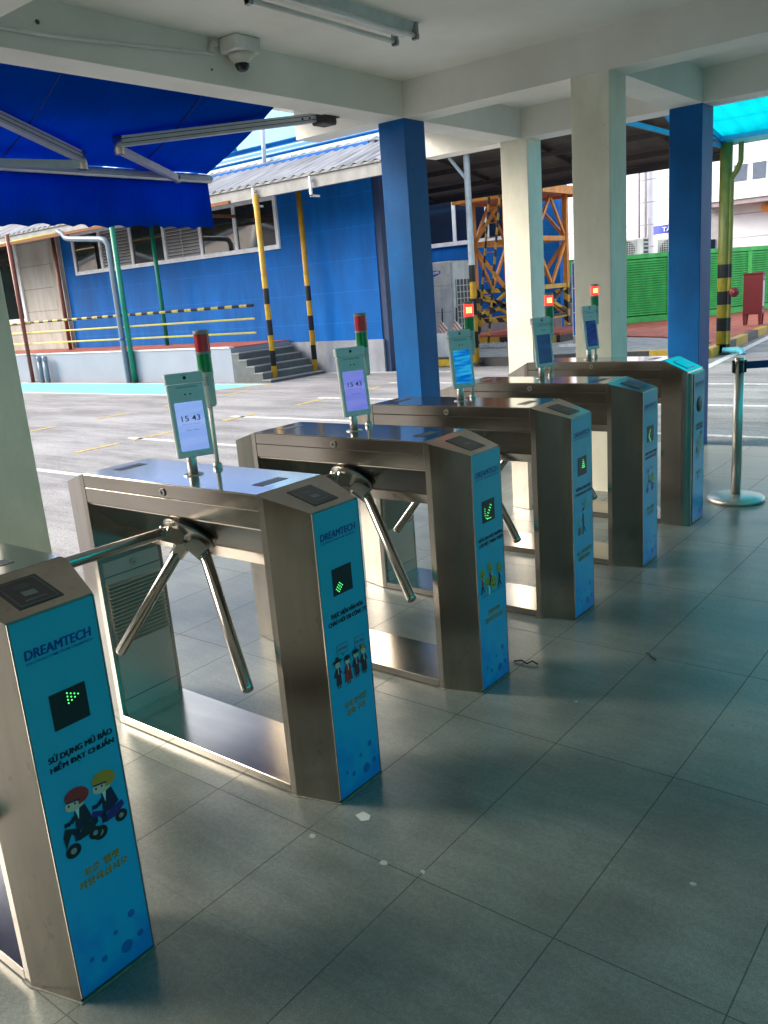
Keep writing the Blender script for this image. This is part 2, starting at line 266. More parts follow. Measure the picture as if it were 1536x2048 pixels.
    b2 = n.new('ShaderNodeBump'); b2.inputs['Strength'].default_value = .10; b2.inputs['Distance'].default_value = .01; l.new(wn.outputs[0], b2.inputs['Height']); l.new(bp.outputs[0], b2.inputs['Normal']); l.new(b2.outputs[0], b.inputs['Normal'])
    return m
M['floor'] = floor_mat()
grime(M['floor'], 13, (1, 1, 1), .72, 1.0, p0=.25, p1=.31, detail=4); grime(M['floor'], 70, (1, 1, 1), .88, 1.07, detail=2); grime(M['floor'], 5, (1, .3, 1), .93, 1.06, rot=.7)

def asphalt_mat():
    m = mat('asphalt', (.285, .276, .278), rough=.85, var=.12, scale=.5, bump=.5, bscale=70); n = m.node_tree.nodes; l = m.node_tree.links; b = n['Principled BSDF']
    src = b.inputs['Base Color'].links[0].from_socket; tc = n.new('ShaderNodeTexCoord')
    f = n.new('ShaderNodeTexNoise'); f.inputs['Scale'].default_value = 55; f.inputs['Detail'].default_value = 5; l.new(tc.outputs['Object'], f.inputs[0])
    mx = n.new('ShaderNodeMixRGB'); mx.blend_type = 'OVERLAY'; mx.inputs[0].default_value = .55; l.new(src, mx.inputs[1]); l.new(f.outputs[0], mx.inputs[2])
    # long wavy cracks / tyre marks
    mp = n.new('ShaderNodeMapping'); mp.inputs['Scale'].default_value = (.35, 2.0, 1); mp.inputs['Rotation'].default_value = (0, 0, .6); l.new(tc.outputs['Object'], mp.inputs[0])
    k = n.new('ShaderNodeTexNoise'); k.inputs['Scale'].default_value = 1.1; k.inputs['Detail'].default_value = 8; k.inputs['Roughness'].default_value = .7; l.new(mp.outputs[0], k.inputs[0])
    r = n.new('ShaderNodeValToRGB'); r.color_ramp.elements[0].position = .42; r.color_ramp.elements[0].color = (.55, .55, .56, 1); r.color_ramp.elements[1].position = .56; r.color_ramp.elements[1].color = (1, 1, 1, 1); l.new(k.outputs[0], r.inputs[0])
    m2 = n.new('ShaderNodeMixRGB'); m2.blend_type = 'MULTIPLY'; m2.inputs[0].default_value = .8; l.new(mx.outputs[0], m2.inputs[1]); l.new(r.outputs[0], m2.inputs[2])
    l.new(m2.outputs[0], b.inputs['Base Color']); return m
M['asphalt'] = asphalt_mat()
grime(M['asphalt'], 160, (1, 1, 1), .62, 1.22, p0=.38, p1=.62, detail=2); grime(M['asphalt'], .35, (1, 2.2, 1), .86, 1.10, rot=.9); grime(M['asphalt'], 1.3, (1, 1, 1), .62, 1.0, p0=.25, p1=.33, detail=5)

def panel_mat():
    m = bpy.data.materials.new('printed cyan acrylic'); m.use_nodes = True; n = m.node_tree.nodes; l = m.node_tree.links; b = n['Principled BSDF']
    tc = n.new('ShaderNodeTexCoord'); sp = n.new('ShaderNodeSeparateXYZ'); l.new(tc.outputs['Object'], sp.inputs[0])
    nz = n.new('ShaderNodeTexNoise'); nz.inputs['Scale'].default_value = 9; nz.inputs['Detail'].default_value = 4; l.new(tc.outputs['Object'], nz.inputs[0])
    a = n.new('ShaderNodeMath'); a.operation = 'MULTIPLY_ADD'; a.inputs[1].default_value = .5; l.new(nz.outputs[0], a.inputs[0]); l.new(sp.outputs[2], a.inputs[2])
    r = n.new('ShaderNodeValToRGB'); e = r.color_ramp.elements
    e[0].position = .28; e[0].color = (.0, .22, .60, 1); e[1].position = 1.1; e[1].color = (.022, .37, .50, 1)
    k = e.new(.42); k.color = (.003, .36, .64, 1); l.new(a.outputs[0], r.inputs[0]); l.new(r.outputs[0], b.inputs['Base Color'])
    b.inputs['Roughness'].default_value = .3; return m
M['panel'] = panel_mat()
def screen_mat(name, a, b_, strength, scale=9.0):
    m = bpy.data.materials.new(name); m.use_nodes = True; n = m.node_tree.nodes; l = m.node_tree.links; b = n['Principled BSDF']
    tc = n.new('ShaderNodeTexCoord'); nz = n.new('ShaderNodeTexNoise'); nz.inputs['Scale'].default_value = scale; nz.inputs['Detail'].default_value = 5; mp = n.new('ShaderNodeMapping'); mp.inputs['Scale'].default_value = (.2, .25, 2.2); l.new(tc.outputs['Object'], mp.inputs[0]); l.new(mp.outputs[0], nz.inputs[0])
    r = n.new('ShaderNodeValToRGB'); r.color_ramp.elements[0].position = .4; r.color_ramp.elements[1].position = .62; r.color_ramp.elements[0].color = (*a, 1); r.color_ramp.elements[1].color = (*b_, 1)
    l.new(nz.outputs[0], r.inputs[0]); l.new(r.outputs[0], b.inputs['Emission Color']); b.inputs['Emission Strength'].default_value = strength
    b.inputs['Base Color'].default_value = (.01, .012, .02, 1); b.inputs['Roughness'].default_value = .12; return m
M['scr_lav'] = screen_mat('lavender clock screen', (.16, .27, .60), (.24, .34, .66), .33)
M['scr_vio'] = screen_mat('violet clock screen', (.10, .12, .42), (.15, .17, .50), .36)
M['scr_blue'] = screen_mat('blue picture screen', (.0, .09, .40), (.02, .34, .62), .30, scale=30)
M['scr_dark'] = screen_mat('dim navy screen', (.008, .02, .06), (.01, .04, .10), .3)
M['scr_navy'] = screen_mat('dim starry screen', (.005, .012, .06), (.012, .03, .14), .3, scale=40)

# ------------------------------------------------------------------ mesh helpers
class MB:
    def __init__(s): s.v = []; s.f = []; s.m = []; s.sm = []
    def add(s, vs, fs, mi=0, smooth=False):
        o = len(s.v); s.v += [tuple(v) for v in vs]
        for f in fs: s.f.append([i + o for i in f]); s.m.append(mi); s.sm.append(smooth)
        return s
    def box(s, x0, x1, y0, y1, z0, z1, mi=0, bev=0.0):
        if x0 > x1: x0, x1 = x1, x0
        if y0 > y1: y0, y1 = y1, y0
        if z0 > z1: z0, z1 = z1, z0
        if bev <= 0:
            v = [(x, y, z) for z in (z0, z1) for y in (y0, y1) for x in (x0, x1)]
            return s.add(v, [(0, 2, 3, 1), (4, 5, 7, 6), (0, 1, 5, 4), (2, 6, 7, 3), (0, 4, 6, 2), (1, 3, 7, 5)], mi)
        b = min(bev, (x1 - x0) / 2.01, (y1 - y0) / 2.01, (z1 - z0) / 2.01)
        X = (x0, x1); Y = (y0, y1); Z = (z0, z1); v = []; idx = {}
        for i in (0, 1):
            for j in (0, 1):
                for k in (0, 1):
                    sx, sy, sz = (b if i == 0 else -b), (b if j == 0 else -b), (b if k == 0 else -b)
                    for a, d in (('x', (0, sy, sz)), ('y', (sx, 0, sz)), ('z', (sx, sy, 0))):
                        idx[(i, j, k, a)] = len(v); v.append((X[i] + d[0], Y[j] + d[1], Z[k] + d[2]))
        F = []
        c = lambda i, j, k, a: idx[(i, j, k, a)]
        for i in (0, 1):
            q = [c(i, 0, 0, 'x'), c(i, 1, 0, 'x'), c(i, 1, 1, 'x'), c(i, 0, 1, 'x')]; F.append(q if i else q[::-1])
            q = [c(0, i, 0, 'y'), c(1, i, 0, 'y'), c(1, i, 1, 'y'), c(0, i, 1, 'y')]; F.append(q[::-1] if i else q)
            q = [c(0, 0, i, 'z'), c(1, 0, i, 'z'), c(1, 1, i, 'z'), c(0, 1, i, 'z')]; F.append(q if i else q[::-1])
        for i in (0, 1):
            for j in (0, 1):
                q = [c(i, j, 0, 'x'), c(i, j, 1, 'x'), c(i, j, 1, 'y'), c(i, j, 0, 'y')]; F.append(q if i == j else q[::-1])
                q = [c(i, 0, j, 'x'), c(i, 1, j, 'x'), c(i, 1, j, 'z'), c(i, 0, j, 'z')]; F.append(q[::-1] if i == j else q)
                q = [c(0, i, j, 'y'), c(1, i, j, 'y'), c(1, i, j, 'z'), c(0, i, j, 'z')]; F.append(q if i == j else q[::-1])
        for i in (0, 1):
            for j in (0, 1):
                for k in (0, 1):
                    q = [c(i, j, k, 'x'), c(i, j, k, 'y'), c(i, j, k, 'z')]; F.append(q if (i + j + k) % 2 else q[::-1])
        return s.add(v, F, mi)
    def prism(s, poly, axis, a0, a1, mi=0):
        """extrude a 2-D polygon along an axis: 0 poly=(y,z); 1 poly=(x,z); 2 poly=(x,y)"""
        def P(p, a): return {0: (a, p[0], p[1]), 1: (p[0], a, p[1]), 2: (p[0], p[1], a)}[axis]
        n = len(poly); v = [P(p, a0) for p in poly] + [P(p, a1) for p in poly]
        f = [list(range(n))[::-1], list(range(n, 2 * n))] + [[i, (i + 1) % n, n + (i + 1) % n, n + i] for i in range(n)]
        return s.add(v, f, mi)
    def tube(s, p0, p1, r, n=16, r1=None, caps=True, mi=0):
        p0 = Vector(p0); p1 = Vector(p1); d = (p1 - p0).normalized(); r1 = r if r1 is None else r1
        u = d.orthogonal().normalized(); w = d.cross(u)
        a = [p0 + r * (u * math.cos(t) + w * math.sin(t)) for t in [2 * math.pi * i / n for i in range(n)]]
        b = [p1 + r1 * (u * math.cos(t) + w * math.sin(t)) for t in [2 * math.pi * i / n for i in range(n)]]
        o = len(s.v); s.add(a + b, [[i, (i + 1) % n, n + (i + 1) % n, n + i] for i in range(n)], mi, True)
        if caps:
            s.f.append([o + i for i in range(n)][::-1]); s.m.append(mi); s.sm.append(False)
            s.f.append([o + n + i for i in range(n)]); s.m.append(mi); s.sm.append(False)
        return s
    def path(s, pts, r, n=12, mi=0):
        pts = [Vector(p) for p in pts]; rings = []
        u = None
        for i, p in enumerate(pts):
            d = (pts[min(i + 1, len(pts) - 1)] - pts[max(i - 1, 0)]).normalized()
            if u is None: u = d.orthogonal().normalized()
            u = (u - d * u.dot(d)).normalized(); w = d.cross(u)
            rings.append([p + r * (u * math.cos(t) + w * math.sin(t)) for t in [2 * math.pi * k / n for k in range(n)]])
        v = [q for g in rings for q in g]; f = []
        for i in range(len(rings) - 1):
            for k in range(n): f.append([i * n + k, i * n + (k + 1) % n, (i + 1) * n + (k + 1) % n, (i + 1) * n + k])
        s.add(v, f, mi, True); s.add(rings[0], [list(range(n))[::-1]], mi); s.add(rings[-1], [list(range(n))], mi); return s
    def lathe(s, prof, c=(0, 0, 0), n=32, ax=None, mi=0):
        """profile (r,h) revolved about axis ax through c"""
        c = Vector(c); ax = Vector(ax or (0, 0, 1)).normalized(); u = ax.orthogonal().normalized(); w = ax.cross(u); v = []; f = []
        for r, h in prof:
            for k in range(n):
                t = 2 * math.pi * k / n; v.append(c + ax * h + (u * math.cos(t) + w * math.sin(t)) * r)
        for i in range(len(prof) - 1):
            for k in range(n): f.append([i * n + k, i * n + (k + 1) % n, (i + 1) * n + (k + 1) % n, (i + 1) * n + k])
        s.add(v, f, mi, True); m_ = len(prof) - 1
        if prof[0][0] > 1e-5: s.add(v[:n], [list(range(n))[::-1]], mi)
        if prof[-1][0] > 1e-5: s.add(v[m_ * n:], [list(range(n))], mi)
        return s
    def bar(s, p0, p1, w, h, up=(0, 0, 1), mi=0):
        """rectangular bar between two points; w across, h along up"""
        p0 = Vector(p0); p1 = Vector(p1); d = (p1 - p0).normalized(); a = d.cross(Vector(up)); a = a.normalized() if a.length > 1e-4 else d.orthogonal().normalized(); b = a.cross(d).normalized()
        v = [p + a * i * w / 2 + b * j * h / 2 for p in (p0, p1) for i, j in ((-1, -1), (1, -1), (1, 1), (-1, 1))]
        return s.add(v, [(3, 2, 1, 0), (4, 5, 6, 7), (0, 1, 5, 4), (1, 2, 6, 5), (2, 3, 7, 6), (3, 0, 4, 7)], mi)
    def xf(s, mtx): s.v = [tuple(mtx @ Vector(v)) for v in s.v]; return s
    def build(s, name, mats, parent=None, label=None):
        me = bpy.data.meshes.new(name); me.from_pydata(s.v, [], s.f)
        if not isinstance(mats, (list, tuple)): mats = [mats]
        for m in mats: me.materials.append(m)
        me.polygons.foreach_set('material_index', s.m); me.polygons.foreach_set('use_smooth', s.sm); me.update()
        o = bpy.data.objects.new(name, me); COL.objects.link(o)
        if parent: o.parent = parent
        if label: o['label'] = label
        return o

def tag(o, label=None, cat=None, group=None, kind=None):
    if label: o['label'] = label
    if cat: o['category'] = cat
    if group: o['group'] = group
    if kind: o['kind'] = kind
    return o
def empty(name, loc=(0, 0, 0), label=None, cat=None, group=None, rz=0):
    o = bpy.data.objects.new(name, None); COL.objects.link(o); o.location = loc; o.rotation_euler = (0, 0, rz); o.empty_display_size = .1
    return tag(o, label, cat, group)

FONT_CACHE = {}
def text_geo(body, bold=0.0):
    """flat glyph geometry of a string, normalised to width 1; returns verts2d, faces, aspect (height/width)"""
    k = (body, bold)
    if k in FONT_CACHE: return FONT_CACHE[k]
    cu = bpy.data.curves.new('glyphs', 'FONT'); cu.body = body; cu.offset = bold; cu.resolution_u = 3
    o = bpy.data.objects.new('glyphs', cu); COL.objects.link(o); bpy.context.view_layer.update()
    dg = bpy.context.evaluated_depsgraph_get(); me = bpy.data.meshes.new_from_object(o.evaluated_get(dg))
    v = [(q.co.x, q.co.y) for q in me.vertices]; f = [list(p.vertices) for p in me.polygons]
    bpy.data.objects.remove(o); bpy.data.meshes.remove(me); bpy.data.curves.remove(cu)
    if not v: v = [(0, 0), (1, 0), (1, .1)]; f = [[0, 1, 2]]
    x0 = min(a for a, b in v); x1 = max(a for a, b in v); y0 = min(b for a, b in v); y1 = max(b for a, b in v)
    w = x1 - x0; h = (y1 - y0)
    v = [((a - x0) / w, (b - y0) / h) for a, b in v]
    FONT_CACHE[k] = (v, f, h / w); return FONT_CACHE[k]
def add_text(mb, body, org, ux, uy, w, h, bold=0.0, shear=0.0, mi=0):
    org = Vector(org); ux = Vector(ux); uy = Vector(uy); nn = ux.cross(uy)
    if bold >= .018:      # heavy lettering: the glyph struck four times a hair apart
        for k in range(5): add_text(mb, body, org + ux * (h * .055 * (k % 3)) + uy * (h * .035 * (k // 3)) + nn * (.00003 * k), ux, uy, w * .985, h, 0.0, shear, mi)
        return mb
    """place text: org = lower-left point, ux/uy unit vectors, stretched into w x h"""
    v, f, _ = text_geo(body, bold); org = Vector(org); ux = Vector(ux); uy = Vector(uy)
    mb.add([org + ux * (a * w + b * h * shear) + uy * (b * h) for a, b in v], f, mi)
    return mb

# ================================================================== SETTING
b = MB(); b.add([(-300, -300, -.03), (300, -300, -.03), (300, 300, -.03), (-300, 300, -.03)], [(0, 1, 2, 3)]); tag(b.build('ground', M['asphalt']), kind='structure')
X1, X2, Y1, Y2, ZS, ZC = -2.475, -.831, 4.91, 6.71, 2.782, 3.035
XO = X1 - .25
# tiled floor: a slab 3 cm above the asphalt
b = MB(); b.box(XO - .02, 9, -6, 6.80, -.06, 0); tag(b.build('floor', M['floor']), kind='structure')
# white and yellow bay markings
paintw = mat('white road paint', (.42, .42, .42), rough=.8, var=.15, scale=24, col2=(.68, .68, .66)); painty = mat('yellow road paint', (.36, .27, .12), rough=.8, var=.35, scale=24, col2=(.56, .40, .12))
ZM = -.026
b = MB()
for y, xe in ((3.90, XO - .1), (5.63, XO - .1), (7.37, 9), (9.22, 9), (11.08, 9)): b.box(-7.65, xe, y - .04, y + .04, ZM - .004, ZM)
b.box(-10.6, -7.0, 12.66, 12.74, ZM - .004, ZM)
tag(b.build('road_marking', paintw), kind='structure')
b = MB()
for y in (.9, 2.7, 4.75, 5.55, 7.05, 8.55, 10.0, 11.5): b.box(-7.47, -7.37, y - .05, y + .55, ZM - .004, ZM)
for y in (5.4, 6.7, 8.0, 9.3): b.box(-10.05, -9.95, y, y + .6, ZM - .004, ZM)
b.prism([(-10.42, 10.86), (-11.3, 9.35), (-11.2, 9.35), (-10.30, 10.86)], 2, ZM - .004, ZM)
tag(b.build('road_marking', painty), kind='structure')
b = MB(); b.prism([(-30, 9.28), (-11.35, 9.28), (-10.5, 10.72), (-30, 10.72)], 2, ZM - .004, ZM + .001); tag(b.build('road_marking', mat('pale blue road paint', (.16, .48, .56), rough=.6, var=.15, scale=3)), kind='structure')
b = MB(); b.box(-30, -11.32, 9.18, 9.26, ZM - .004, ZM); b.box(-30, -10.45, 10.74, 10.82, ZM - .004, ZM); tag(b.build('road_marking', paintw), kind='structure')
b = MB(); b.prism([(-2.80, 12.3), (-2.66, 12.3), (-3.28, 19.0), (-3.42, 19.0)], 2, ZM - .004, ZM); b.prism([(-3.28, 19.0), (-3.42, 19.0), (-2.9, 40), (-2.76, 40)], 2, ZM - .004, ZM); tag(b.build('road_marking', paintw), kind='structure')
# pavements to the right of the dock: grey slabs, red tiles, gravel
b = MB(); b.prism([(-8.9, 13.75), (-6.7, 13.75), (-5.2, 14.3), (-3.35, 14.6), (-3.6, 15.8), (-5.2, 17.6), (-7, 18.6), (-12, 18.6), (-12, 13.75)], 2, -.05, .10); tag(b.build('pavement', M['paving']), kind='structure')
b = MB(); b.prism([(-3.62, 15.9), (-3.45, 14.65), (-3.35, 14.6), (-3.80, 20.0), (-3.5, 40), (-9, 40), (-12, 24), (-12, 18.7), (-7, 18.7), (-5.2, 17.7)], 2, -.05, .12); tag(b.build('pavement', M['redtile']), kind='structure')
b = MB()
kp = [(-8.9, 13.68), (-6.7, 13.68), (-5.2, 14.22), (-3.25, 14.52), (-3.72, 20.0), (-3.42, 40)]
def kerb(name, pts, m):
    b = MB()
    for p, q in zip(pts[:-1], pts[1:]): b.bar((*p, .045), (*q, .045), .14, .18)
    return tag(b.build(name, m), kind='structure')
kerb('kerb', kp[:3], mat('black kerb paint', (.03, .03, .03), rough=.7)); kerb('kerb', kp[2:], M['kerbhaz'])
gm = mat('pale gravel', (.42, .41, .40), rough=.9, var=.6, scale=45, bump=1.0, bscale=60)
b = MB(); b.box(-11.5, -8.1, 16.1, 17.3, .10, .13)
for i in range(900):
    x, y = random.uniform(-11.5, -8.1), random.uniform(16.1, 17.3); s_ = random.uniform(.015, .04)
    b.add([(x - s_, y, .125), (x, y - s_, .125), (x + s_, y, .125), (x, y + s_, .125), (x, y, .13 + s_)], [(0, 1, 4), (1, 2, 4), (2, 3, 4), (3, 0, 4)])
tag(b.build('gravel', gm), label='pale gravel strip at the foot of the orange steel tower', cat='gravel', kind='stuff')

# ================================================================== ENTRANCE BUILDING (over the turnstiles)
EB = empty('entrance_building', (0, 0, 0), 'open entrance building with white beams and slab over the turnstiles', 'building')
b = MB(); b.box(XO - .95, 2.6, -6, Y2 + .29, ZC, ZC + .16); b.build('ceiling', M['ceil'], EB)
def beam(x0, x1, y0, y1, z0=ZS):
    b = MB(); b.box(x0, x1, y0, y1, z0, ZC + .004); return b.build('beam', M['ceil'], EB)
beam(XO, X1, -6, Y2 + .27)                       # outer beam along the row
beam(X1, 2.6, Y1, Y1 + .25); beam(X1, 2.6, Y2, Y2 + .27)
beam(X2 - .27, X2, Y1 + .25, Y2)
beam(XO - .78, XO, Y1 - .1, Y1 + .16); beam(XO - .88, XO, Y2 + .02, Y2 + .26)
beam(X1, 2.6, 1.24, 1.51, ZS + .0)
beam(2.0, 2.25, -6, 1.24); beam(2.0, 2.25, 1.51, Y1)
def column(x0, x1, y0, y1, m, label):
    b = MB(); b.box(x0, x1, y0, y1, -.03, ZS + .002, bev=.004); b.build('column', m, EB, label)
column(XO, X1, 1.24, 1.51, M['colwhite'], 'white column at the left edge of the view')
column(XO + .002, X1 + .001, Y1, Y1 + .27, M['colblue'], 'blue column beside the awning')
column(X2 - .27, X2, Y1, Y1 + .27, M['colwhite'], 'wide white column behind the farthest turnstiles')
column(X2 - .27, X2, Y2, Y2 + .27, M['colblue'], 'blue column on the far right')
column(XO + .03, X1 + .06, Y2, Y2 + .27, M['colwhite'], 'sunlit white column behind the fourth screen')
# unseen hall wall behind the camera, placed and darkened for the steel to mirror
b = MB(); b.box(-2.45, 3.4, -3.7, -3.5, 0, ZC + .1); b.build('wall', mat('unseen dark hall wall', (.10, .075, .055), rough=.5), EB)

for x, y, z, r_, lab in ((X1 + .001, 1.93, 2.925, .012, 'dark rust stained bolt stub high on the beam near the conduit'), (X1 + .001, 3.03, 2.86, .007, 'small black screw hole in the beam below the dome camera')):
    b = MB(); b.lathe([(r_, 0), (r_ * .8, .006), (0, .008)], (x, y, z), 10, (1, 0, 0)); tag(b.build('bolt_stub', M['rust']), lab, 'bolt')

# ceiling lamp: double batten
CL = empty('ceiling_light', (-1.63, 2.62, ZC), 'white twin tube batten lamp fixed under the ceiling slab', 'ceiling light')
b = MB(); b.prism([(-.075, 0), (.075, 0), (.05, -.05), (-.05, -.05)], 1, 0, 1.24); b.build('housing', M['white'], CL)
for sx in (-.085, .065):
    b = MB(); b.tube((sx, .02, -.068), (sx, 1.20, -.068), .014); b.build('tube', M['tube'], CL)
    for y in (0, 1.20): b = MB(); b.box(sx - .018, sx + .018, y, y + .025, -.09, -.0); b.tube((sx, y - .0, -.068), (sx, y + .03, -.068), .019); b.build('lamp_holder', M['capgrey'], CL)

# security camera on its junction box
SC = empty('security_camera', (X1, 3.20, ZC), 'white dome camera under a junction box on the beam', 'security camera')
b = MB(); b.box(.015, .165, -.105, .095, -.085, -.0005, bev=.008); b.build('junction_box', M['white'], SC)
b = MB(); b.lathe([(.075, -.088), (.078, -.096), (.066, -.112), (.048, -.128), (.044, -.14)], (.09, -.005, 0)); b.build('dome_base', M['ivory'], SC)
b = MB(); b.lathe([(.044, -.14), (.042, -.155), (.032, -.172), (.016, -.182), (.0, -.185)], (.09, -.005, 0)); b.build('dome', mat('black dome glass', (.008, .008, .01), rough=.05), SC)
b = MB(); b.path([(.012, -.13, -.03), (.02, -.15, -.035), (.012, -.165, -.055), (.012, -.17, -.09)], .02); b.build('gland', M['ivory'], SC)
CD = MB(); CD.path([(X1 + .012, -5.9, ZC - .19), (X1 + .012, 1.0, ZC - .185), (X1 + .012, 2.0, ZC - .165), (X1 + .012, 3.05, ZC - .088)], .010)
tag(CD.build('conduit', M['white']), 'thin white conduit sagging along the beam to the dome camera', 'conduit')

# ================================================================== AWNING
AW = empty('awning', (XO, 3.92, 2.86), 'retractable awning with bright blue canvas and folding aluminium arms', 'awning')
XF, YE = -3.64 - XO, -3.3     # front bar, far end (local)
b = MB(); nx, ny = 10, 26
for j in range(ny + 1):
    for i in range(nx + 1):
        t = i / nx; y = YE * (1 - j / ny); sag = -.03 * math.sin(math.pi * t) + .006 * math.sin(y * 9 + t * 3)
        b.v.append((-.02 + (XF + .02) * t, y, .02 + (-.37 - .02) * t + sag))
for j in range(ny):
    for i in range(nx): b.f.append([j * (nx + 1) + i, j * (nx + 1) + i + 1, (j + 1) * (nx + 1) + i + 1, (j + 1) * (nx + 1) + i]); b.m.append(0); b.sm.append(True)
cv = b.build('canopy', M['awning'], AW)
md = cv.modifiers.new('thick', 'SOLIDIFY'); md.thickness = .003
for y in (-.65, -1.65, -2.65):
    b = MB(); b.path([(-.02 + (XF + .02) * t, y, .016 - .39 * t - .03 * math.sin(math.pi * t)) for t in [k / 8 for k in range(9)]], .0045, 6)
    b.build('seam', mat('awning seam', (.002, .02, .2), rough=.8), cv)
b = MB(); b.box(XF - .035, XF + .035, YE - .02, .03, -.435, -.375, bev=.012); b.box(XF + .030, XF + .040, YE - .01, .025, -.412, -.398); b.build('front_bar', M['alu'], AW)
b = MB(); n = 160; Lv = -YE
for i in range(n + 1):
    y = YE + Lv * i / n; wob = .022 * math.sin(y * 8.1) + .010 * math.sin(y * 21 + 1) + .012 * math.sin(y * 3.3); sc = .018 * abs(math.sin(y * math.pi / .155))
    for k, z in enumerate((-.42, -.52, -.63, -.765 + sc)): b.v.append((XF + wob * k * .5, y + (.0 if k < 3 else .0), z))
for i in range(n):
    for k in range(3): b.f.append([i * 4 + k, i * 4 + k + 1, i * 4 + k + 5, i * 4 + k + 4]); b.m.append(0); b.sm.append(True)
vl = b.build('valance', M['awning'], AW); md = vl.modifiers.new('thick', 'SOLIDIFY'); md.thickness = .002
def arm(pts, label=None):
    a, e, f = [Vector(p) - Vector((XO, 3.92, 2.86)) for p in pts]
    r = MB(); r.bar(a, e, .05, .062); o = r.build('arm', M['alu'], AW)
    r = MB(); d = (e - a).normalized(); s_ = d.cross(Vector((0, 0, 1))).normalized()
    for h in (-.012, .014):
        for sgn in (1, -1): r.bar(a + s_ * .0255 * sgn + Vector((0, 0, h)), e + s_ * .0255 * sgn + Vector((0, 0, h)), .002, .004)
    for k in (.06, .12): r.tube(a + d * k + s_ * .024, a + d * k + s_ * .030, .008, 8); r.tube(a + d * k - s_ * .030, a + d * k - s_ * .024, .008, 8)
    r.build('groove', M['seam'], o)
    r = MB(); r.bar(e + Vector((0, 0, -.045)), f, .036, .048); r.build('forearm', M['alu'], AW)
    r = MB(); r.tube(e + Vector((0, 0, .034)), e + Vector((0, 0, -.075)), .032, 16); r.build('elbow', M['cast'], AW)
    r = MB(); r.box(a.x - .03, a.x + .10, a.y - .01, a.y + .13, a.z - .05, a.z + .03, bev=.01); r.box(a.x + .02, a.x + .10, a.y + .0, a.y + .16, a.z - .0, a.z + .06); r.build('bracket', M['darkiron'], AW)
    r = MB(); r.tube(f + Vector((0, 0, .02)), f + Vector((0, 0, -.03)), .025, 12); r.build('shoe', M['cast'], AW)
arm([(-2.80, 4.27, 2.775), (-3.25, 2.87, 2.575), (-3.60, 3.60, 2.44)])
arm([(-2.80, 1.10, 2.80), (-3.42, 2.70, 2.50), (-3.60, 1.75, 2.44)])

# ================================================================== TURNSTILES
TW, TH, TS, TL, TT, TE = .281, .98, .171, 1.232, .039, .024
APEX = Vector((-.585, .090, .828)); AXIS = Vector((0, -.717, -.697))
DIRS = [Vector((-.066, -.998, -.014)), Vector((-.566, -.229, -.792)), Vector((.632, -.309, -.711))]
def slope_z(x, H, Hf): return H - max(0, (x + TS) / TS) * (H - Hf)
def slope_zr(x, H, Hf): return H - max(0, (-TL + TS - x) / TS) * (H - Hf)
def plan_prism(mb, poly, z0, ztop):
    n = len(poly); v = [(x, y, z0) for x, y in poly] + [(x, y, ztop(x)) for x, y in poly]
    mb.add(v, [list(range(n))[::-1], list(range(n, 2 * n))] + [[i, (i + 1) % n, n + (i + 1) % n, n + i] for i in range(n)])
COLS = {}
def flatm(c, em=0):
    k = 'print ' + ' '.join('%.2f' % q for q in c)
    return mat(k, c, rough=.4, var=.04)
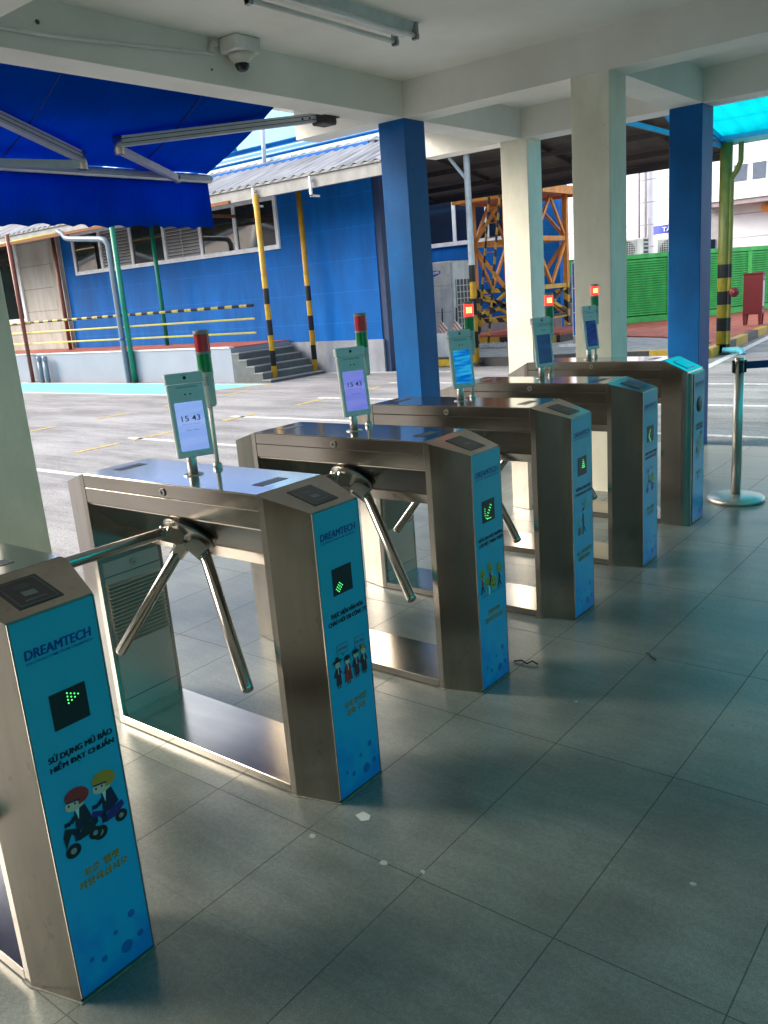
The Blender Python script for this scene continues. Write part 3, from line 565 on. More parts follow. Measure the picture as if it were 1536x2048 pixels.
def make_turnstile(spec):
    Y, xo, H, Hf = spec['y'], spec['x'], spec.get('H', TH), spec.get('Hf', .932)
    T = empty('turnstile', (xo, Y, 0), spec['label'], 'turnstile', 'tripod turnstiles in a row')
    rounded = spec.get('rounded')
    # front upright
    if rounded:
        poly = [(-TS, 0), (-.050, .0)] + [(-.050 + .050 * math.sin(a), .050 - .050 * math.cos(a)) for a in [R(15 * k) for k in range(1, 7)]]
        poly += [(0, TW - .03), (-.03, TW), (-TS, TW)]
        u0, u1 = .062, TW - .034
    else:
        poly = [(-TS, 0), (-TS + TE, 0), (0, TT), (0, TW - TT), (-TS + TE, TW), (-TS, TW)]; u0, u1 = TT + .004, TW - TT - .004
    b = MB(); plan_prism(b, poly, .003, lambda x: slope_z(x, H, Hf)); up = b.build('front_upright', M['steel'], T)
    b = MB(); plan_prism(b, [(-TS - .01, -.005), (-TS + TE, -.006), (-.09, .012), (.005, TT - .003), (.004, TW - TT + .003), (-TS + TE, TW + .005), (-TS - .01, TW + .005)], .0003, lambda x: .0028); b.build('foot_seal', M['grout'], up)
    # rear upright with its inward service panel
    polyr = [(-TL + TS, 0), (-TL + TS - TE, 0), (-TL, TT), (-TL, TW - TT), (-TL + TS - TE, TW), (-TL + TS, TW)]
    b = MB(); plan_prism(b, polyr[::-1], .003, lambda x: slope_zr(x, H, Hf)); ru = b.build('rear_upright', M['steel'], T)
    xi = -TL + TS
    b = MB()
    b.box(xi + .0005, xi + .004, .018, .262, .585, .64); b.box(xi + .0005, xi + .004, .018, .262, .093, .58); b.box(xi + .0005, xi + .004, .018, .262, .026, .088)
    sp_ = b.build('service_panel', M['satin'], ru)
    b = MB()
    for k in range(17):
        z = .31 + k * .0146; b.prism([(xi + .004, z), (xi + .016, z + .002), (xi + .016, z + .004), (xi + .004, z + .011)], 1, .022, .258)
    b.build('vent_louver', M['satin'], sp_)
    b = MB(); b.tube((xi + .003, .144, .612), (xi + .010, .144, .612), .013, 16); b.box(xi + .010, xi + .011, .139, .149, .611, .613, 1); b.build('lock', [M['cast'], M['black']], sp_)
    # beam: rails, sloping belly, lid
    x0, x1 = xi + .0015, -TS - .0015
    b = MB(); b.box(x0, x1, .0, TW, H - .047, H - .0015, bev=.0015); b.box(x0, x1, .002, TW - .002, H - .0485, H - .0465, 1)
    b.box(x0, x1, .001, TW - .001, H - .104, H - .049, bev=.0015); b.build('side_rail', [M['steelh'], M['seam']], T)
    b = MB(); b.prism([(.0035, H - .105), (.006, H - .110), (.132, H - .238), (.136, H - .275), (TW - .136, H - .275), (TW - .132, H - .238), (TW - .006, H - .110), (TW - .0035, H - .105)], 0, x0, x1); b.build('belly', M['steelh'], T)
    b = MB(); b.box(x0, x1, .0008, TW - .0008, H - .0014, H + .0012, bev=.001); b.build('lid', M['steeltop'], T)
    for xs in (x0 + .06, x1 - .11):
        b = MB(); b.box(xs, xs + .045, .085, .20, H + .0013, H + .0022); b.build('lid_window', M['black'], T)
    b = MB(); b.box(x0, x1, -.0005, .275, .003, .034, bev=.002); b.build('base_plate', M['steelh'], T)
    b = MB(); b.tube((-.612, .001, H - .029), (-.612, -.005, H - .029), .0135, 20); b.box(-.620, -.604, -.0062, -.0048, H - .031, H - .027, 1); b.box(-.6135, -.6105, -.0064, -.0048, H - .037, H - .021, 1); b.build('lock', [M['cast'], M['black']], T)
    # card reader window on the slope
    nrm = Vector((H - Hf, 0, TS)).normalized(); ux = Vector((TS, 0, -(H - Hf))).normalized(); org = Vector((-TS, 0, H))
    def on_slope(s_, y, lift): return org + ux * s_ + Vector((0, y, 0)) + nrm * lift
    def sl_box(mb, s0, s1, y0, y1, l0, l1, mi=0):
        v = [on_slope(s_, y, l) for l in (l0, l1) for y in (y0, y1) for s_ in (s0, s1)]
        mb.add(v, [(0, 2, 3, 1), (4, 5, 7, 6), (0, 1, 5, 4), (2, 6, 7, 3), (0, 4, 6, 2), (1, 3, 7, 5)], mi)
    b = MB()
    if rounded:
        sl_box(b, .012, .168, .01, TW - .01, .0, .006); b2 = MB(); sl_box(b2, .045, .140, .075, .205, .0062, .0075); sl_box(b2, .050, .135, .080, .200, .0077, .0085, 1)
        rd = b.build('reader_cover', M['steeltop'], T); b2.build('card_reader', [M['black'], M['steeltop']], rd)
    else:
        sl_box(b, .036, .150, .088, .190, .0004, .0016); rd = b.build('card_reader', M['black'], T)
        ink = mat('grey etched print', (.10, .12, .12), rough=.5); b = MB(); g = .0022
        for s0, s1, y0, y1 in ((.043, .0445, .096, .182), (.1425, .144, .096, .182), (.043, .144, .096, .0972), (.043, .144, .1808, .182)): sl_box(b, s0, s1, y0, y1, .0017, g)
        for k in range(3):
            r_ = .008 + k * .007
            for q in range(8):
                t = -.9 + 1.8 * q / 8; t2 = -.9 + 1.8 * (q + 1) / 8
                p = [(.085 - r_ * math.cos(t), .139 + r_ * math.sin(t)), (.085 - r_ * math.cos(t2), .139 + r_ * math.sin(t2)), (.085 - (r_ + .0018) * math.cos(t2), .139 + (r_ + .0018) * math.sin(t2)), (.085 - (r_ + .0018) * math.cos(t), .139 + (r_ + .0018) * math.sin(t))]
                b.add([on_slope(s_, y, g) for s_, y in p], [(0, 1, 2, 3)])
        sl_box(b, .092, .112, .124, .154, .0017, g)
        for k in range(9): sl_box(b, .126, .130, .116 + k * .0055, .1195 + k * .0055, .0017, g)
        b.build('reader_symbol', ink, rd)
    # printed front panel
    zt = Hf - .006
    b = MB(); b.box(.0004, .0035, u0, u1, .012, zt, bev=.0008); fp = b.build('front_panel', M['panel'], T)
    b = MB(); uc = (u0 + u1) / 2; e = .004
    b.box(.0004, .0042, u0 - .0035, u0, .008, zt + .003); b.box(.0004, .0042, u1, u1 + .0035, .008, zt + .003); b.box(.0004, .0042, u0 - .0035, u1 + .0035, .008, .0118); b.build('panel_trim', M['steel'], fp)
    XP = .0042; sc = (u1 - u0) / .195
    UX, UZ = (0, 1, 0), (0, 0, 1)
    def P(u, z, k=0): return (XP + k * .00015, uc + u * sc, z)
    b = MB(); add_text(b, 'DREAMTECH', P(-.078, .840), UX, UZ, .156 * sc, .021, .018, .08); add_text(b, 'SOLUTIONS COME FROM DREAMTECH', P(-.077, .829), UX, UZ, .156 * sc, .0058, .01); b.build('logo', M['blueink'], fp)
    # led display
    if spec['arrow'] is None:
        b = MB(); b.lathe([(.046, 0), (.046, .0008), (.0, .001)], P(0, .725), 40, (1, 0, 0)); b.build('display_window', M['hubdark'], fp)
    else:
        b = MB(); b.box(XP - .001, XP + .0008, uc - .043 * sc, uc + .043 * sc, .663, .746); ds = b.build('arrow_display', M['black'], fp)
        b = MB()
        for u, z in spec['arrow']: b.lathe([(.0017, 0), (.0014, .001), (0, .0013)], (XP + .0008, uc + u, .7045 + z), 8, (1, 0, 0))
        b.build('arrow_led', M['led'], ds)
    b = MB()
    for (txt, z, w) in spec['slogan']: add_text(b, txt, P(-w / 2 + .004, z), UX, UZ, w * sc * 1.06, .0218, .028, .05)
    b.build('slogan', M['blackink'], fp)
    b = MB()
    for (txt, z, w, u) in spec['caption']: add_text(b, txt, P(u - w / 2, z), UX, UZ, w * sc * 1.05, .0215, .018)
    b.build('caption', M['gold'], fp)
    # bubbles printed near the bottom
    for u, z, r_ in ((.008, .115, .006), (.055, .135, .010), (-.03, .07, .008), (.03, .06, .016), (-.06, .09, .006), (.07, .07, .009)):
        b = MB(); b.lathe([(r_, 0), (0, .0001)], P(u, z), 18, (1, 0, 0)); b.build('printed_dot', mat('mid blue print', (.0, .12, .38), rough=.35), fp)
    # illustration
    shapes = spec['art']; mats = []; b = MB()
    for lay, (kind, c, prm) in enumerate(shapes):
        mm = flatm(c)
        if mm not in mats: mats.append(mm)
        mi = mats.index(mm); k = 1 + lay * .35
        if kind == 'o':
            u, z, ru, rz_ = prm[:4]; rot = R(prm[4]) if len(prm) > 4 else 0; pts = []
            for q in range(20):
                t = 2 * math.pi * q / 20; du, dz = ru * math.cos(t), rz_ * math.sin(t); pts.append(P(u + du * math.cos(rot) - dz * math.sin(rot), z + du * math.sin(rot) + dz * math.cos(rot), k))
            b.add(pts, [list(range(20))], mi)
        elif kind == 'p': b.add([P(u, z, k) for u, z in prm], [list(range(len(prm)))], mi)
        elif kind == 'l':
            w = prm[-1]
            for (ua, za), (ub, zb) in zip(prm[:-2], prm[1:-1]):
                d = Vector((ub - ua, zb - za)).normalized() * w / 2; nn = (-d.y, d.x)
                b.add([P(ua + nn[0], za + nn[1], k), P(ub + nn[0], zb + nn[1], k), P(ub - nn[0], zb - nn[1], k), P(ua - nn[0], za - nn[1], k)], [(0, 1, 2, 3)], mi)
        elif kind == 't': add_text(b, prm[0], P(prm[1], prm[2], k), UX, UZ, prm[3] * sc, prm[4], .012, mi=mi)
    b.build('illustration', mats, fp)
    # tripod mechanism
    A = APEX.copy(); A.z += H - TH
    b = MB(); b.lathe([(.050, .005), (.060, .025), (.084, .036), (.092, .041), (.092, .047), (.085, .052), (.064, .056), (.04, .062), (0, .064)], A, 40, AXIS); hub = b.build('tripod_hub', M['cast'], T)
    b = MB(); b.lathe([(.0925, .040), (.0940, .043), (.0925, .046)], A, 40, AXIS); b.build('hub_gasket', M['black'], hub)
    b = MB(); uu = AXIS.orthogonal().normalized(); ww = AXIS.cross(uu)
    for k in range(6):
        t = k * math.pi / 3 + .3; c = A + AXIS * .060 + (uu * math.cos(t) + ww * math.sin(t)) * .030; b.tube(c, c + AXIS * .0015, .005, 10)
    b.build('hub_screw', M['hubdark'], hub)
    for D in DIRS:
        st = A + D * .075; side = D.cross(AXIS).normalized()
        b = MB()
        for sg in (-1, 1): b.bar(A + AXIS * .045 + D * .035 + side * .021 * sg, st + D * .052 + side * .021 * sg, .007, .045, up=D.cross(side))
        b.tube(st + D * .028 - side * .027, st + D * .028 + side * .027, .011, 14)
        b.bar(A + AXIS * .03 + D * .04, st + D * .06, .033, .030, up=D.cross(side)); b.build('arm_bracket', M['cast'], hub)
        b = MB(); b.lathe([(.0165, .10), (.0190, .104), (.0190, .600), (.0175, .608), (.012, .611), (0, .611)], A, 24, D); am = b.build('tripod_arm', M['chrome'], T)
        b = MB()
        for k in (.122, .148): c = A + D * k - AXIS * 0; b.tube(c + side * .0185, c + side * .0195, .003, 8); b.tube(c - side * .0195, c - side * .0185, .003, 8)
        b.build('arm_pin', M['hubdark'], am)
    return T

def led_arrow(kind):
    s = .0088; out = []
    if kind == 'ne':      # head pointing right, upper right quarter of the window
        for a, n_ in enumerate((4, 3, 2, 1)):
            for c in range(n_): out.append((-.002 + a * s * .95, .020 + (c - (n_ - 1) / 2) * s * .9))
    elif kind == 'diamond':
        for a in range(4):
            for c in range(3): out.append((-.020 + (a - c) * s * .62, -.024 + (a + c) * s * .60 - .008))
    elif kind == 'sw':    # arrow to the lower left with a broad tail
        for a in range(6): out += [(-.020 + a * s * .75, -.024 + a * s * 1.0), (-.013 + a * s * .75, -.028 + a * s * 1.0)]
        for a in range(1, 5): out += [(-.020 + a * s * .95, -.030), (-.026, -.022 + a * s * .95)]
    elif kind == 'n':
        for a, n_ in enumerate((5, 4, 3, 2, 1)):
            for c in range(n_): out.append((.008 + (c - (n_ - 1) / 2) * s * .75, -.008 + a * s * .95))
    elif kind == 'curl':
        for a in range(5): out += [(-.022 + a * s * .6, -.012 + a * s * .9), (-.022 + a * s * .6, -.012 - a * s * .7)]
    return out
SK = (.70, .50, .36); NV = (.01, .015, .05); RD = (.40, .03, .03); OR = (.55, .25, .03); WH = (.65, .72, .72); BK = (.012, .012, .015); BR = (.10, .02, .02); YL = (.42, .36, .04)
def rider(u, z, helm, body, scooter):
    return [('o', BK, (u - .022, z - .062, .015, .017)), ('o', (.3, .3, .3), (u - .022, z - .062, .006, .007)), ('o', BK, (u + .024, z - .050, .013, .015)), ('o', (.3, .3, .3), (u + .024, z - .050, .005, .006)),
            ('p', scooter, [(u - .034, z - .050), (u - .020, z - .020), (u - .008, z - .046), (u + .014, z - .044), (u + .034, z - .026), (u + .030, z - .012), (u + .006, z - .018), (u - .008, z - .032), (u - .012, z - .012), (u - .030, z - .002), (u - .036, z - .02)]),
            ('p', body, [(u - .008, z + .030), (u + .014, z + .032), (u + .024, z - .010), (u + .008, z - .020), (u - .010, z - .012)]), ('l', body, [(u, z + .022), (u - .018, z + .004), (u - .030, z + .006), .008]), ('p', WH, [(u - .006, z + .030), (u + .002, z + .030), (u - .002, z + .004)]),
            ('l', NV, [(u + .006, z - .012), (u - .010, z - .020), (u - .010, z - .044), .010]), ('o', SK, (u - .004, z + .046, .019, .017)), ('o', helm, (u + .002, z + .060, .024, .021, -14)), ('o', SK, (u - .010, z + .043, .013, .012)), ('o', BK, (u - .016, z + .046, .002, .003)), ('o', BK, (u - .004, z + .046, .002, .003)), ('l', NV, [(u - .020, z + .055), (u + .006, z + .050), .003])]
def greeter(u, z, hat, robe, skirt=False, s=1.0):
    q = [('p', robe, [(u - .010 * s, z + .030), (u + .010 * s, z + .030), (u + (.020 if skirt else .013) * s, z - .034), (u - (.020 if skirt else .012) * s, z - .034)]), ('l', robe, [(u - .008, z + .024), (u - .018, z + .004), (u - .004, z - .002), .006]), ('l', robe, [(u + .008, z + .024), (u + .015, z + .006), .006]),
         ('l', BK, [(u - .005, z - .034), (u - .006, z - .046), .004]), ('l', BK, [(u + .006, z - .034), (u + .005, z - .046), .004]), ('l', WH, [(u, z + .030), (u + .001, z + .006), .003]), ('o', BK, (u, z + .048, .0145, .016)), ('o', SK, (u, z + .043, .0115, .012)), ('o', BK, (u - .004, z + .044, .0014, .002)), ('o', BK, (u + .004, z + .044, .0014, .002))]
    if hat == 'gat': q += [('o', BK, (u, z + .056, .024, .005)), ('p', BK, [(u - .009, z + .056), (u + .009, z + .056), (u + .007, z + .072), (u - .007, z + .072)])]
    if hat == 'cone': q += [('p', OR, [(u - .020, z + .048), (u + .016, z + .052), (u - .001, z + .068)])]
    if hat == 'hair': q += [('o', BK, (u, z + .055, .014, .009))]
    return q
def smiley(u, z, r): return [('o', YL, (u, z, r, r * 1.15)), ('o', BK, (u - r * .35, z + r * .3, r * .12, r * .2)), ('o', BK, (u + r * .35, z + r * .3, r * .12, r * .2)), ('l', BK, [(u - r * .55, z - r * .2), (u - r * .25, z - r * .55), (u + r * .25, z - r * .55), (u + r * .55, z - r * .2), r * .16])]
def bubble(u, z, w, h, t): return [('p', NV, [(u - w / 2, z - h / 2), (u + w / 2, z - h / 2), (u + w / 2, z + h / 2), (u - w / 2, z + h / 2)]), ('p', (.06, .34, .50), [(u - w / 2 + .0012, z - h / 2 + .0012), (u + w / 2 - .0012, z - h / 2 + .0012), (u + w / 2 - .0012, z + h / 2 - .0012), (u - w / 2 + .0012, z + h / 2 - .0012)]), ('l', NV, [(u - .004, z - h / 2), (u + .002, z - h / 2 - .009), (u + .006, z - h / 2), .0014]), ('t', NV, (t, u - w * .42, z - .006, w * .84, .0115))]
def rescale(sh, u0, z0, su, sz):
    out = []
    for kd, c, p in sh:
        if kd == 'o': out.append((kd, c, (u0 + (p[0] - u0) * su, z0 + (p[1] - z0) * sz, p[2] * su, p[3] * sz) + tuple(p[4:])))
        elif kd == 'p': out.append((kd, c, [(u0 + (u - u0) * su, z0 + (z - z0) * sz) for u, z in p]))
        elif kd == 'l': out.append((kd, c, [(u0 + (u - u0) * su, z0 + (z - z0) * sz) for u, z in p[:-1]] + [p[-1] * su]))
        else: out.append((kd, c, p))
    return out
art1 = rescale(rider(.044, .442, OR, NV, (.025, .02, .16)), .044, .442, 1.25, 1.0) + rescale(rider(-.026, .437, RD, (.008, .02, .03), (.008, .02, .024)), -.026, .437, 1.25, 1.0)
art2 = bubble(-.029, .494, .050, .030, '안녕하세요') + bubble(.050, .489, .046, .032, 'Xin chào')
for u_, z_, h_, c_, k_ in ((-.057, .414, 'gat', BR, False), (-.013, .411, 'hair', RD, True), (.026, .416, 'hair', BR, False), (.062, .415, 'cone', BR, False)): art2 += rescale(greeter(u_, z_, h_, c_, k_), u_, z_, .95, .86)
art3 = [('l', NV, [(-.074, .383), (.078, .381), .002])]
for u, z in ((-.063, .472), (-.008, .484), (.057, .466)):
    art3 += [('l', NV, [(u, z - .016), (u - .004, z - .048), (u - .012, z - .078), .008]), ('l', NV, [(u - .002, z - .048), (u + .010, z - .074), .007]), ('l', (.35, .05, .05) if u < 0 else NV, [(u, z - .018), (u, z - .046), .013]), ('l', SK, [(u, z - .022), (u + .016, z - .034), .005])] + smiley(u, z, .017)
art3 += [('l', WH, [(-.022, .415), (-.022, .380), .012])] + smiley(-.035, .434, .016) + smiley(.012, .419, .023)
art4 = [('l', BK, [(.0, .475), (.002, .430), (-.006, .385), .009]), ('l', BK, [(.002, .430), (.022, .392), .007]), ('l', (.07, .05, .04), [(.0, .486), (.002, .428), .015]), ('l', (.07, .05, .04), [(0, .475), (-.014, .455), (-.010, .462), .005]), ('o', SK, (-.001, .505, .008, .010)), ('o', BK, (.001, .511, .009, .007)), ('o', BK, (-.006, .538, .004, .005)),
        ('p', (.30, .10, .06), [(-.052, .392), (-.022, .396), (-.022, .428), (-.052, .424)]), ('p', (.14, .10, .06), [(-.052, .386), (-.020, .390), (-.020, .396), (-.052, .392)]), ('o', (.25, .38, .25), (.035, .535, .018, .026)), ('o', (.28, .38, .22), (-.04, .455, .012, .018))]
art4 = rescale(art4, 0, .43, 1, .92)
art5 = [('p', (.35, .32, .03), [(-.006, .43), (.048, .445), (.050, .50), (.0, .488)]), ('o', (.02, .05, .2), (-.040, .400, .017, .020)), ('o', (.02, .05, .2), (.030, .402, .017, .020)), ('l', (.02, .05, .2), [(-.045, .42), (-.020, .46), (.03, .43), .010]), ('l', (.02, .05, .25), [(-.02, .46), (-.024, .505), .008]), ('o', (.02, .10, .3), (-.028, .525, .012, .012)), ('l', (.02, .08, .25), [(-.045, .51), (-.056, .55), .004]), ('l', (.02, .08, .25), [(.0, .53), (.03, .552), .004]), ('l', (.02, .05, .2), [(.01, .43), (.055, .42), .008])]
art5 = rescale(art5, 0, .45, 1, .8)
art6 = [('p', (.42, .38, .22), [(-.020, .43), (-.004, .43), (-.004, .52), (-.020, .515)]), ('p', (.50, .44, .26), [(.002, .40), (.020, .41), (.020, .53), (.002, .52)]), ('p', (.46, .36, .16), [(.026, .44), (.060, .46), (.064, .55), (.026, .53)]), ('o', NV, (-.040, .455, .008, .022)), ('o', NV, (-.046, .50, .004, .005)), ('o', NV, (-.030, .51, .004, .005)), ('o', BR, (.040, .548, .013, .010)), ('l', NV, [(-.028, .40), (-.024, .46), .006])]
YS = [0, .9054, 1.7459, 2.5626, 3.3858, 4.2544]
SPEC = [
 dict(y=0, x=0, label='nearest turnstile, blue panel printed with two riders in helmets on scooters', arrow=led_arrow('ne'), slogan=[('SỬ DỤNG MŨ BẢO', .5935, .150), ('HIỂM ĐẠT CHUẨN', .5715, .150)], caption=[('표준 헬멧', .2960, .088, .004), ('착용하십시오', .2680, .122, .004)], art=art1),
 dict(y=YS[1], x=0, label='turnstile whose blue panel shows four cartoon people greeting under two speech bubbles', arrow=led_arrow('diamond'), slogan=[('THỰC HIỆN VĂN HÓA', .5935, .142), ('CHÀO HỎI TẠI CÔNG TY', .5715, .166)], caption=[('사내 인사말', .2960, .100, .006), ('문화 구현', .2680, .080, .006)], art=art2),
 dict(y=YS[2], x=-.006, label='turnstile whose blue panel shows a group of yellow smiley faced figures', arrow=led_arrow('sw'), slogan=[('KIẾN TẠO MÔI TRƯỜNG', .5935, .164), ('LÀM VIỆC THÂN THIỆN', .5715, .160)], caption=[('친화적인', .2960, .080, .004), ('업무환경 조성', .2680, .122, .004)], art=art3),
 dict(y=YS[3], x=-.016, label='turnstile whose blue panel shows one dark figure walking beside a small red box', arrow=led_arrow('n'), slogan=[('KHÔNG DÙNG ĐIỆN', .5935, .140), ('THOẠI KHI DI CHUYỂN', .5715, .164)], caption=[('이동 중에 휴대폰을', .2960, .140, .0), ('사용하지 마십시오', .2680, .110, .0)], art=art4),
 dict(y=YS[4], x=-.025, label='turnstile with teal lit top, its panel showing a small scooter loaded with yellow goods', arrow=led_arrow('curl'), slogan=[('TUÂN THỦ QUY ĐỊNH', .5935, .150), ('BẢO MẬT DỮ LIỆU', .5715, .140)], caption=[('보안 규정을', .2960, .100, .0), ('준수하자', .2680, .080, .0)], art=art5),
 dict(y=YS[5], x=-.067, H=1.0, Hf=.918, rounded=True, label='farthest turnstile, rounded upright with a black round window instead of a green arrow', arrow=None, slogan=[('TUÂN THỦ CÁC', .5935, .116), ('NỘI QUY ĐỊNH', .5715, .116)], caption=[('내부 규정', .2960, .080, .0), ('준수', .2680, .04, .0)], art=art6),
]
for s_ in SPEC: make_turnstile(s_)

# ================================================================== FACE TERMINALS
def make_terminal(Y, x, y, z, deg, label, scr, clock, reading=None):
    T = empty('face_terminal', (x, Y + y, z), label, 'face terminal', 'face terminals standing on the turnstiles')
    b = MB(); b.lathe([(.033, 0), (.033, .0025), (.028, .0035), (.0165, .0035)], (0, 0, 0), 32); b.build('flange', M['cast'], T)
    b = MB(); b.tube((0, 0, .003), (0, 0, .085), .0165, 24); b.build('pole', M['satin'], T)
    hd = MB(); w, h, t = .122, .275, .020
    mtx = Matrix.Translation((.012, .008, .060)) @ Euler((0, 0, R(-deg))).to_matrix().to_4x4() @ Euler((0, R(-7), 0)).to_matrix().to_4x4()
    hd.box(0, t, -w / 2, w / 2, 0, h - .036, bev=.004); hd.box(-.004, t + .003, -w / 2 - .002, w / 2 + .002, h - .035, h, bev=.003)
    hd.box(-.028, .002, -.035, .035, .01, .12, bev=.004); hd.xf(mtx); ho = hd.build('housing', M['termwhite'], T)
    s = MB(); s.box(t - .001, t + .0008, -.046, .046, .022, .180); s.xf(mtx); so_ = s.build('screen', scr, ho)
    c = MB(); c.lathe([(.0055, 0), (.0055, .0015), (0, .002)], (t + .0028, .0, h - .017), 16, (1, 0, 0)); c.box(t + .0028, t + .0036, -.009, .009, h - .0085, h - .0075)
    for u in (-.0085, .0085): c.lathe([(.0030, 0), (0, .001)], (t, u + .003, .205), 12, (1, 0, 0))
    for u in (-.005, .003): c.lathe([(.0024, 0), (0, .001)], (t, u + .003, .228), 12, (1, 0, 0))
    c.xf(mtx); c.build('lens', M['black'], ho)
    c = MB(); c.box(t - .0002, t + .0007, -.033, .037, .2255, .2315); add_text(c, 'face', (t + .0009, .010, .008), (0, 1, 0), (0, 0, 1), .017, .005); c.xf(mtx); c.build('sensor_strip', mat('grey sensor strip', (.40, .47, .47), rough=.3), ho)
    if clock:
        c = MB(); add_text(c, '15', (t + .0012, -.030, .118), (0, 1, 0), (0, 0, 1), .024, .018, .004); add_text(c, '43', (t + .0012, .004, .118), (0, 1, 0), (0, 0, 1), .028, .018, .004)
        add_text(c, '2022/11/24  Thursday', (t + .0012, -.030, .106), (0, 1, 0), (0, 0, 1), .060, .004); add_text(c, 'Ready - waiting', (t + .0012, -.018, .086), (0, 1, 0), (0, 0, 1), .038, .0045)
        c.xf(mtx); c.build('clock_digit', mat('screen digit', (.01, .02, .10), rough=.3), so_)
    return T
ZL = TH + .0014
make_terminal(YS[1], -.611, .132, ZL, 25, 'face terminal with a pale lavender screen showing 15 43 on the turnstile with greeting figures', M['scr_lav'], True)
make_terminal(YS[2], -.622, .138, ZL, 25, 'face terminal with a violet screen showing 15 43 on the turnstile with smiley faces', M['scr_vio'], True)
make_terminal(YS[3], -.650, .160, ZL, 25, 'face terminal with a bright blue picture screen in front of the blue wall side', M['scr_blue'], False)
make_terminal(YS[4], -.672, .206, ZL, 23, 'face terminal with a blank dark teal screen in front of the sunlit white column', M['scr_dark'], False)
make_terminal(YS[5], -.764, .149, 1.0014, 17, 'face terminal with a dim navy screen in front of the wide white column', M['scr_navy'], False)

# ================================================================== SIGNAL TOWERS
def make_tower(Y, x, y, z, lit, label):
    T = empty('signal_light', (x, Y + y, z), label, 'signal light', 'red and green signal lights on poles')
    b = MB(); b.lathe([(.016, 0), (.016, .010), (.013, .016), (.009, .018)], (0, 0, 0), 20); b.build('nut', M['cast'], T)
    b = MB(); b.tube((0, 0, .012), (0, 0, .215), .0075, 16); b.build('pole', M['ivory'], T)
    b = MB(); b.lathe([(.018, .210), (.0225, .214), (.024, .222), (.024, .318), (.0255, .320), (.0255, .326)], (0, 0, 0), 28)
    bs = b.build('base', M['ivory'], T)
    b = MB()
    for k in range(5): b.box(.0205, .0245, -.010, .010, .284 + k * .006, .2865 + k * .006)
    b.xf(Euler((0, 0, R(-50))).to_matrix().to_4x4()); b.build('buzzer_slot', M['capgrey'], bs)
    b = MB(); b.lathe([(.0245, .326), (.0245, .385)], (0, 0, 0), 32); g = b.build('green_lens', M['greenoff'], T)
    b = MB(); b.lathe([(.0255, .385), (.0258, .387), (.0258, .391), (.0255, .393)], (0, 0, 0), 28); b.build('collar', M['capgrey'], T)
    b = MB(); b.lathe([(.0245, .393), (.0245, .450)], (0, 0, 0), 32); rl = b.build('red_lens', M['redon'] if lit else M['redoff'], T)
    if lit:
        b = MB()
        for k in range(3):
            for j in range(5):
                a = R(-52 + (j - 2) * 14); b.box(.0246 * 1, .0252, -.0018, .0018, .409 + k * .010, .416 + k * .010)
                for q in range(len(b.v) - 8, len(b.v)): v = Vector(b.v[q]); v.rotate(Euler((0, 0, a))); b.v[q] = tuple(v)
        b.build('led_core', M['redcore'], rl)
    else:
        b = MB()
        for k in range(10):
            a = 2 * math.pi * k / 10; b.bar((.0250 * math.cos(a), .0250 * math.sin(a), .394), (.0250 * math.cos(a), .0250 * math.sin(a), .449), .001, .001)
        b.build('lens_rib', M['redoff'], rl)
    b = MB(); b.lathe([(.0258, .450), (.0258, .458), (.022, .463), (0, .464)], (0, 0, 0), 28); b.build('cap', M['capgrey'], T)
make_tower(YS[1], -.620, .246, ZL, False, 'unlit red and green signal light nearest the camera')
make_tower(YS[2], -.640, .255, ZL, False, 'unlit red and green signal light behind the violet 15 43 screen')
make_tower(YS[3], -.648, .266, ZL, True, 'signal light glowing red behind the bright blue picture screen')
make_tower(YS[4], -.665, .300, ZL, True, 'signal light glowing red against the orange tower')
make_tower(YS[5], -.771, .262, 1.0014, True, 'signal light glowing red against the wide white column')

# ================================================================== STANCHION
ST = empty('barrier_post', (-.001, 4.977, 0), 'polished steel belt barrier post on a round base beside the last turnstile', 'barrier post')
b = MB(); b.lathe([(.176, 0), (.180, .004), (.180, .022), (.172, .030), (.10, .040), (.036, .046)], (0, 0, 0), 56); b.build('base', M['satin'], ST)
b = MB(); b.tube((0, 0, .04), (0, 0, .905), .0315, 32); b.build('pole', M['satin'], ST)
b = MB(); b.lathe([(.033, .905), (.033, .935), (.028, .940), (0, .941)], (0, 0, 0), 32); b.build('cap', M['chrome'], ST)
b = MB()
for a in (-60, 30, 120, 210):
    q = MB(); q.box(.030, .043, -.014, .014, .845, .925, bev=.003); q.xf(Euler((0, 0, R(a))).to_matrix().to_4x4()); b.add(q.v, q.f)
b.build('belt_clip', M['black'], ST)
b = MB(); b.add([(.03, .03, .865), (1.9, 1.05, .865), (1.9, 1.05, .912), (.03, .03, .912), (.033, .027, .865), (1.903, 1.047, .865), (1.903, 1.047, .912), (.033, .027, .912)], [(0, 1, 2, 3), (7, 6, 5, 4), (3, 2, 6, 7), (0, 4, 5, 1)]); b.build('belt', M['belt'], ST)
# litter on the tiles
def litter(name, x, y, pts, m, label):
    b = MB(); b.path([(x + a, y + c, .004 + d) for a, c, d in pts], .0035, 6); tag(b.build(name, m), label, 'litter')
twigm = mat('dry dark leaf', (.02, .018, .012), rough=.9)
litter('dry_twig', -.04, 2.09, [(0, 0, 0), (.03, .012, .006), (.06, .0, .002), (.075, .018, .01), (.10, .02, 0)], twigm, 'dark curled dry leaf on the floor near the smiley turnstile')
litter('dry_twig', .405, 2.40, [(-.01, .012, 0), (.005, .0, .004), (.025, -.02, .002), (.045, -.03, 0)], twigm, 'small dark twig lying at a tile joint right of the turnstiles')
b = MB(); b.prism([(.078, .925), (.112, .912), (.128, .928), (.118, .948), (.086, .952)], 2, .0005, .0012); tag(b.build('paper_scrap', mat('pale scrap', (.42, .43, .40), rough=.8)), 'pale flattened scrap stuck to the tiles by the second turnstile', 'litter')

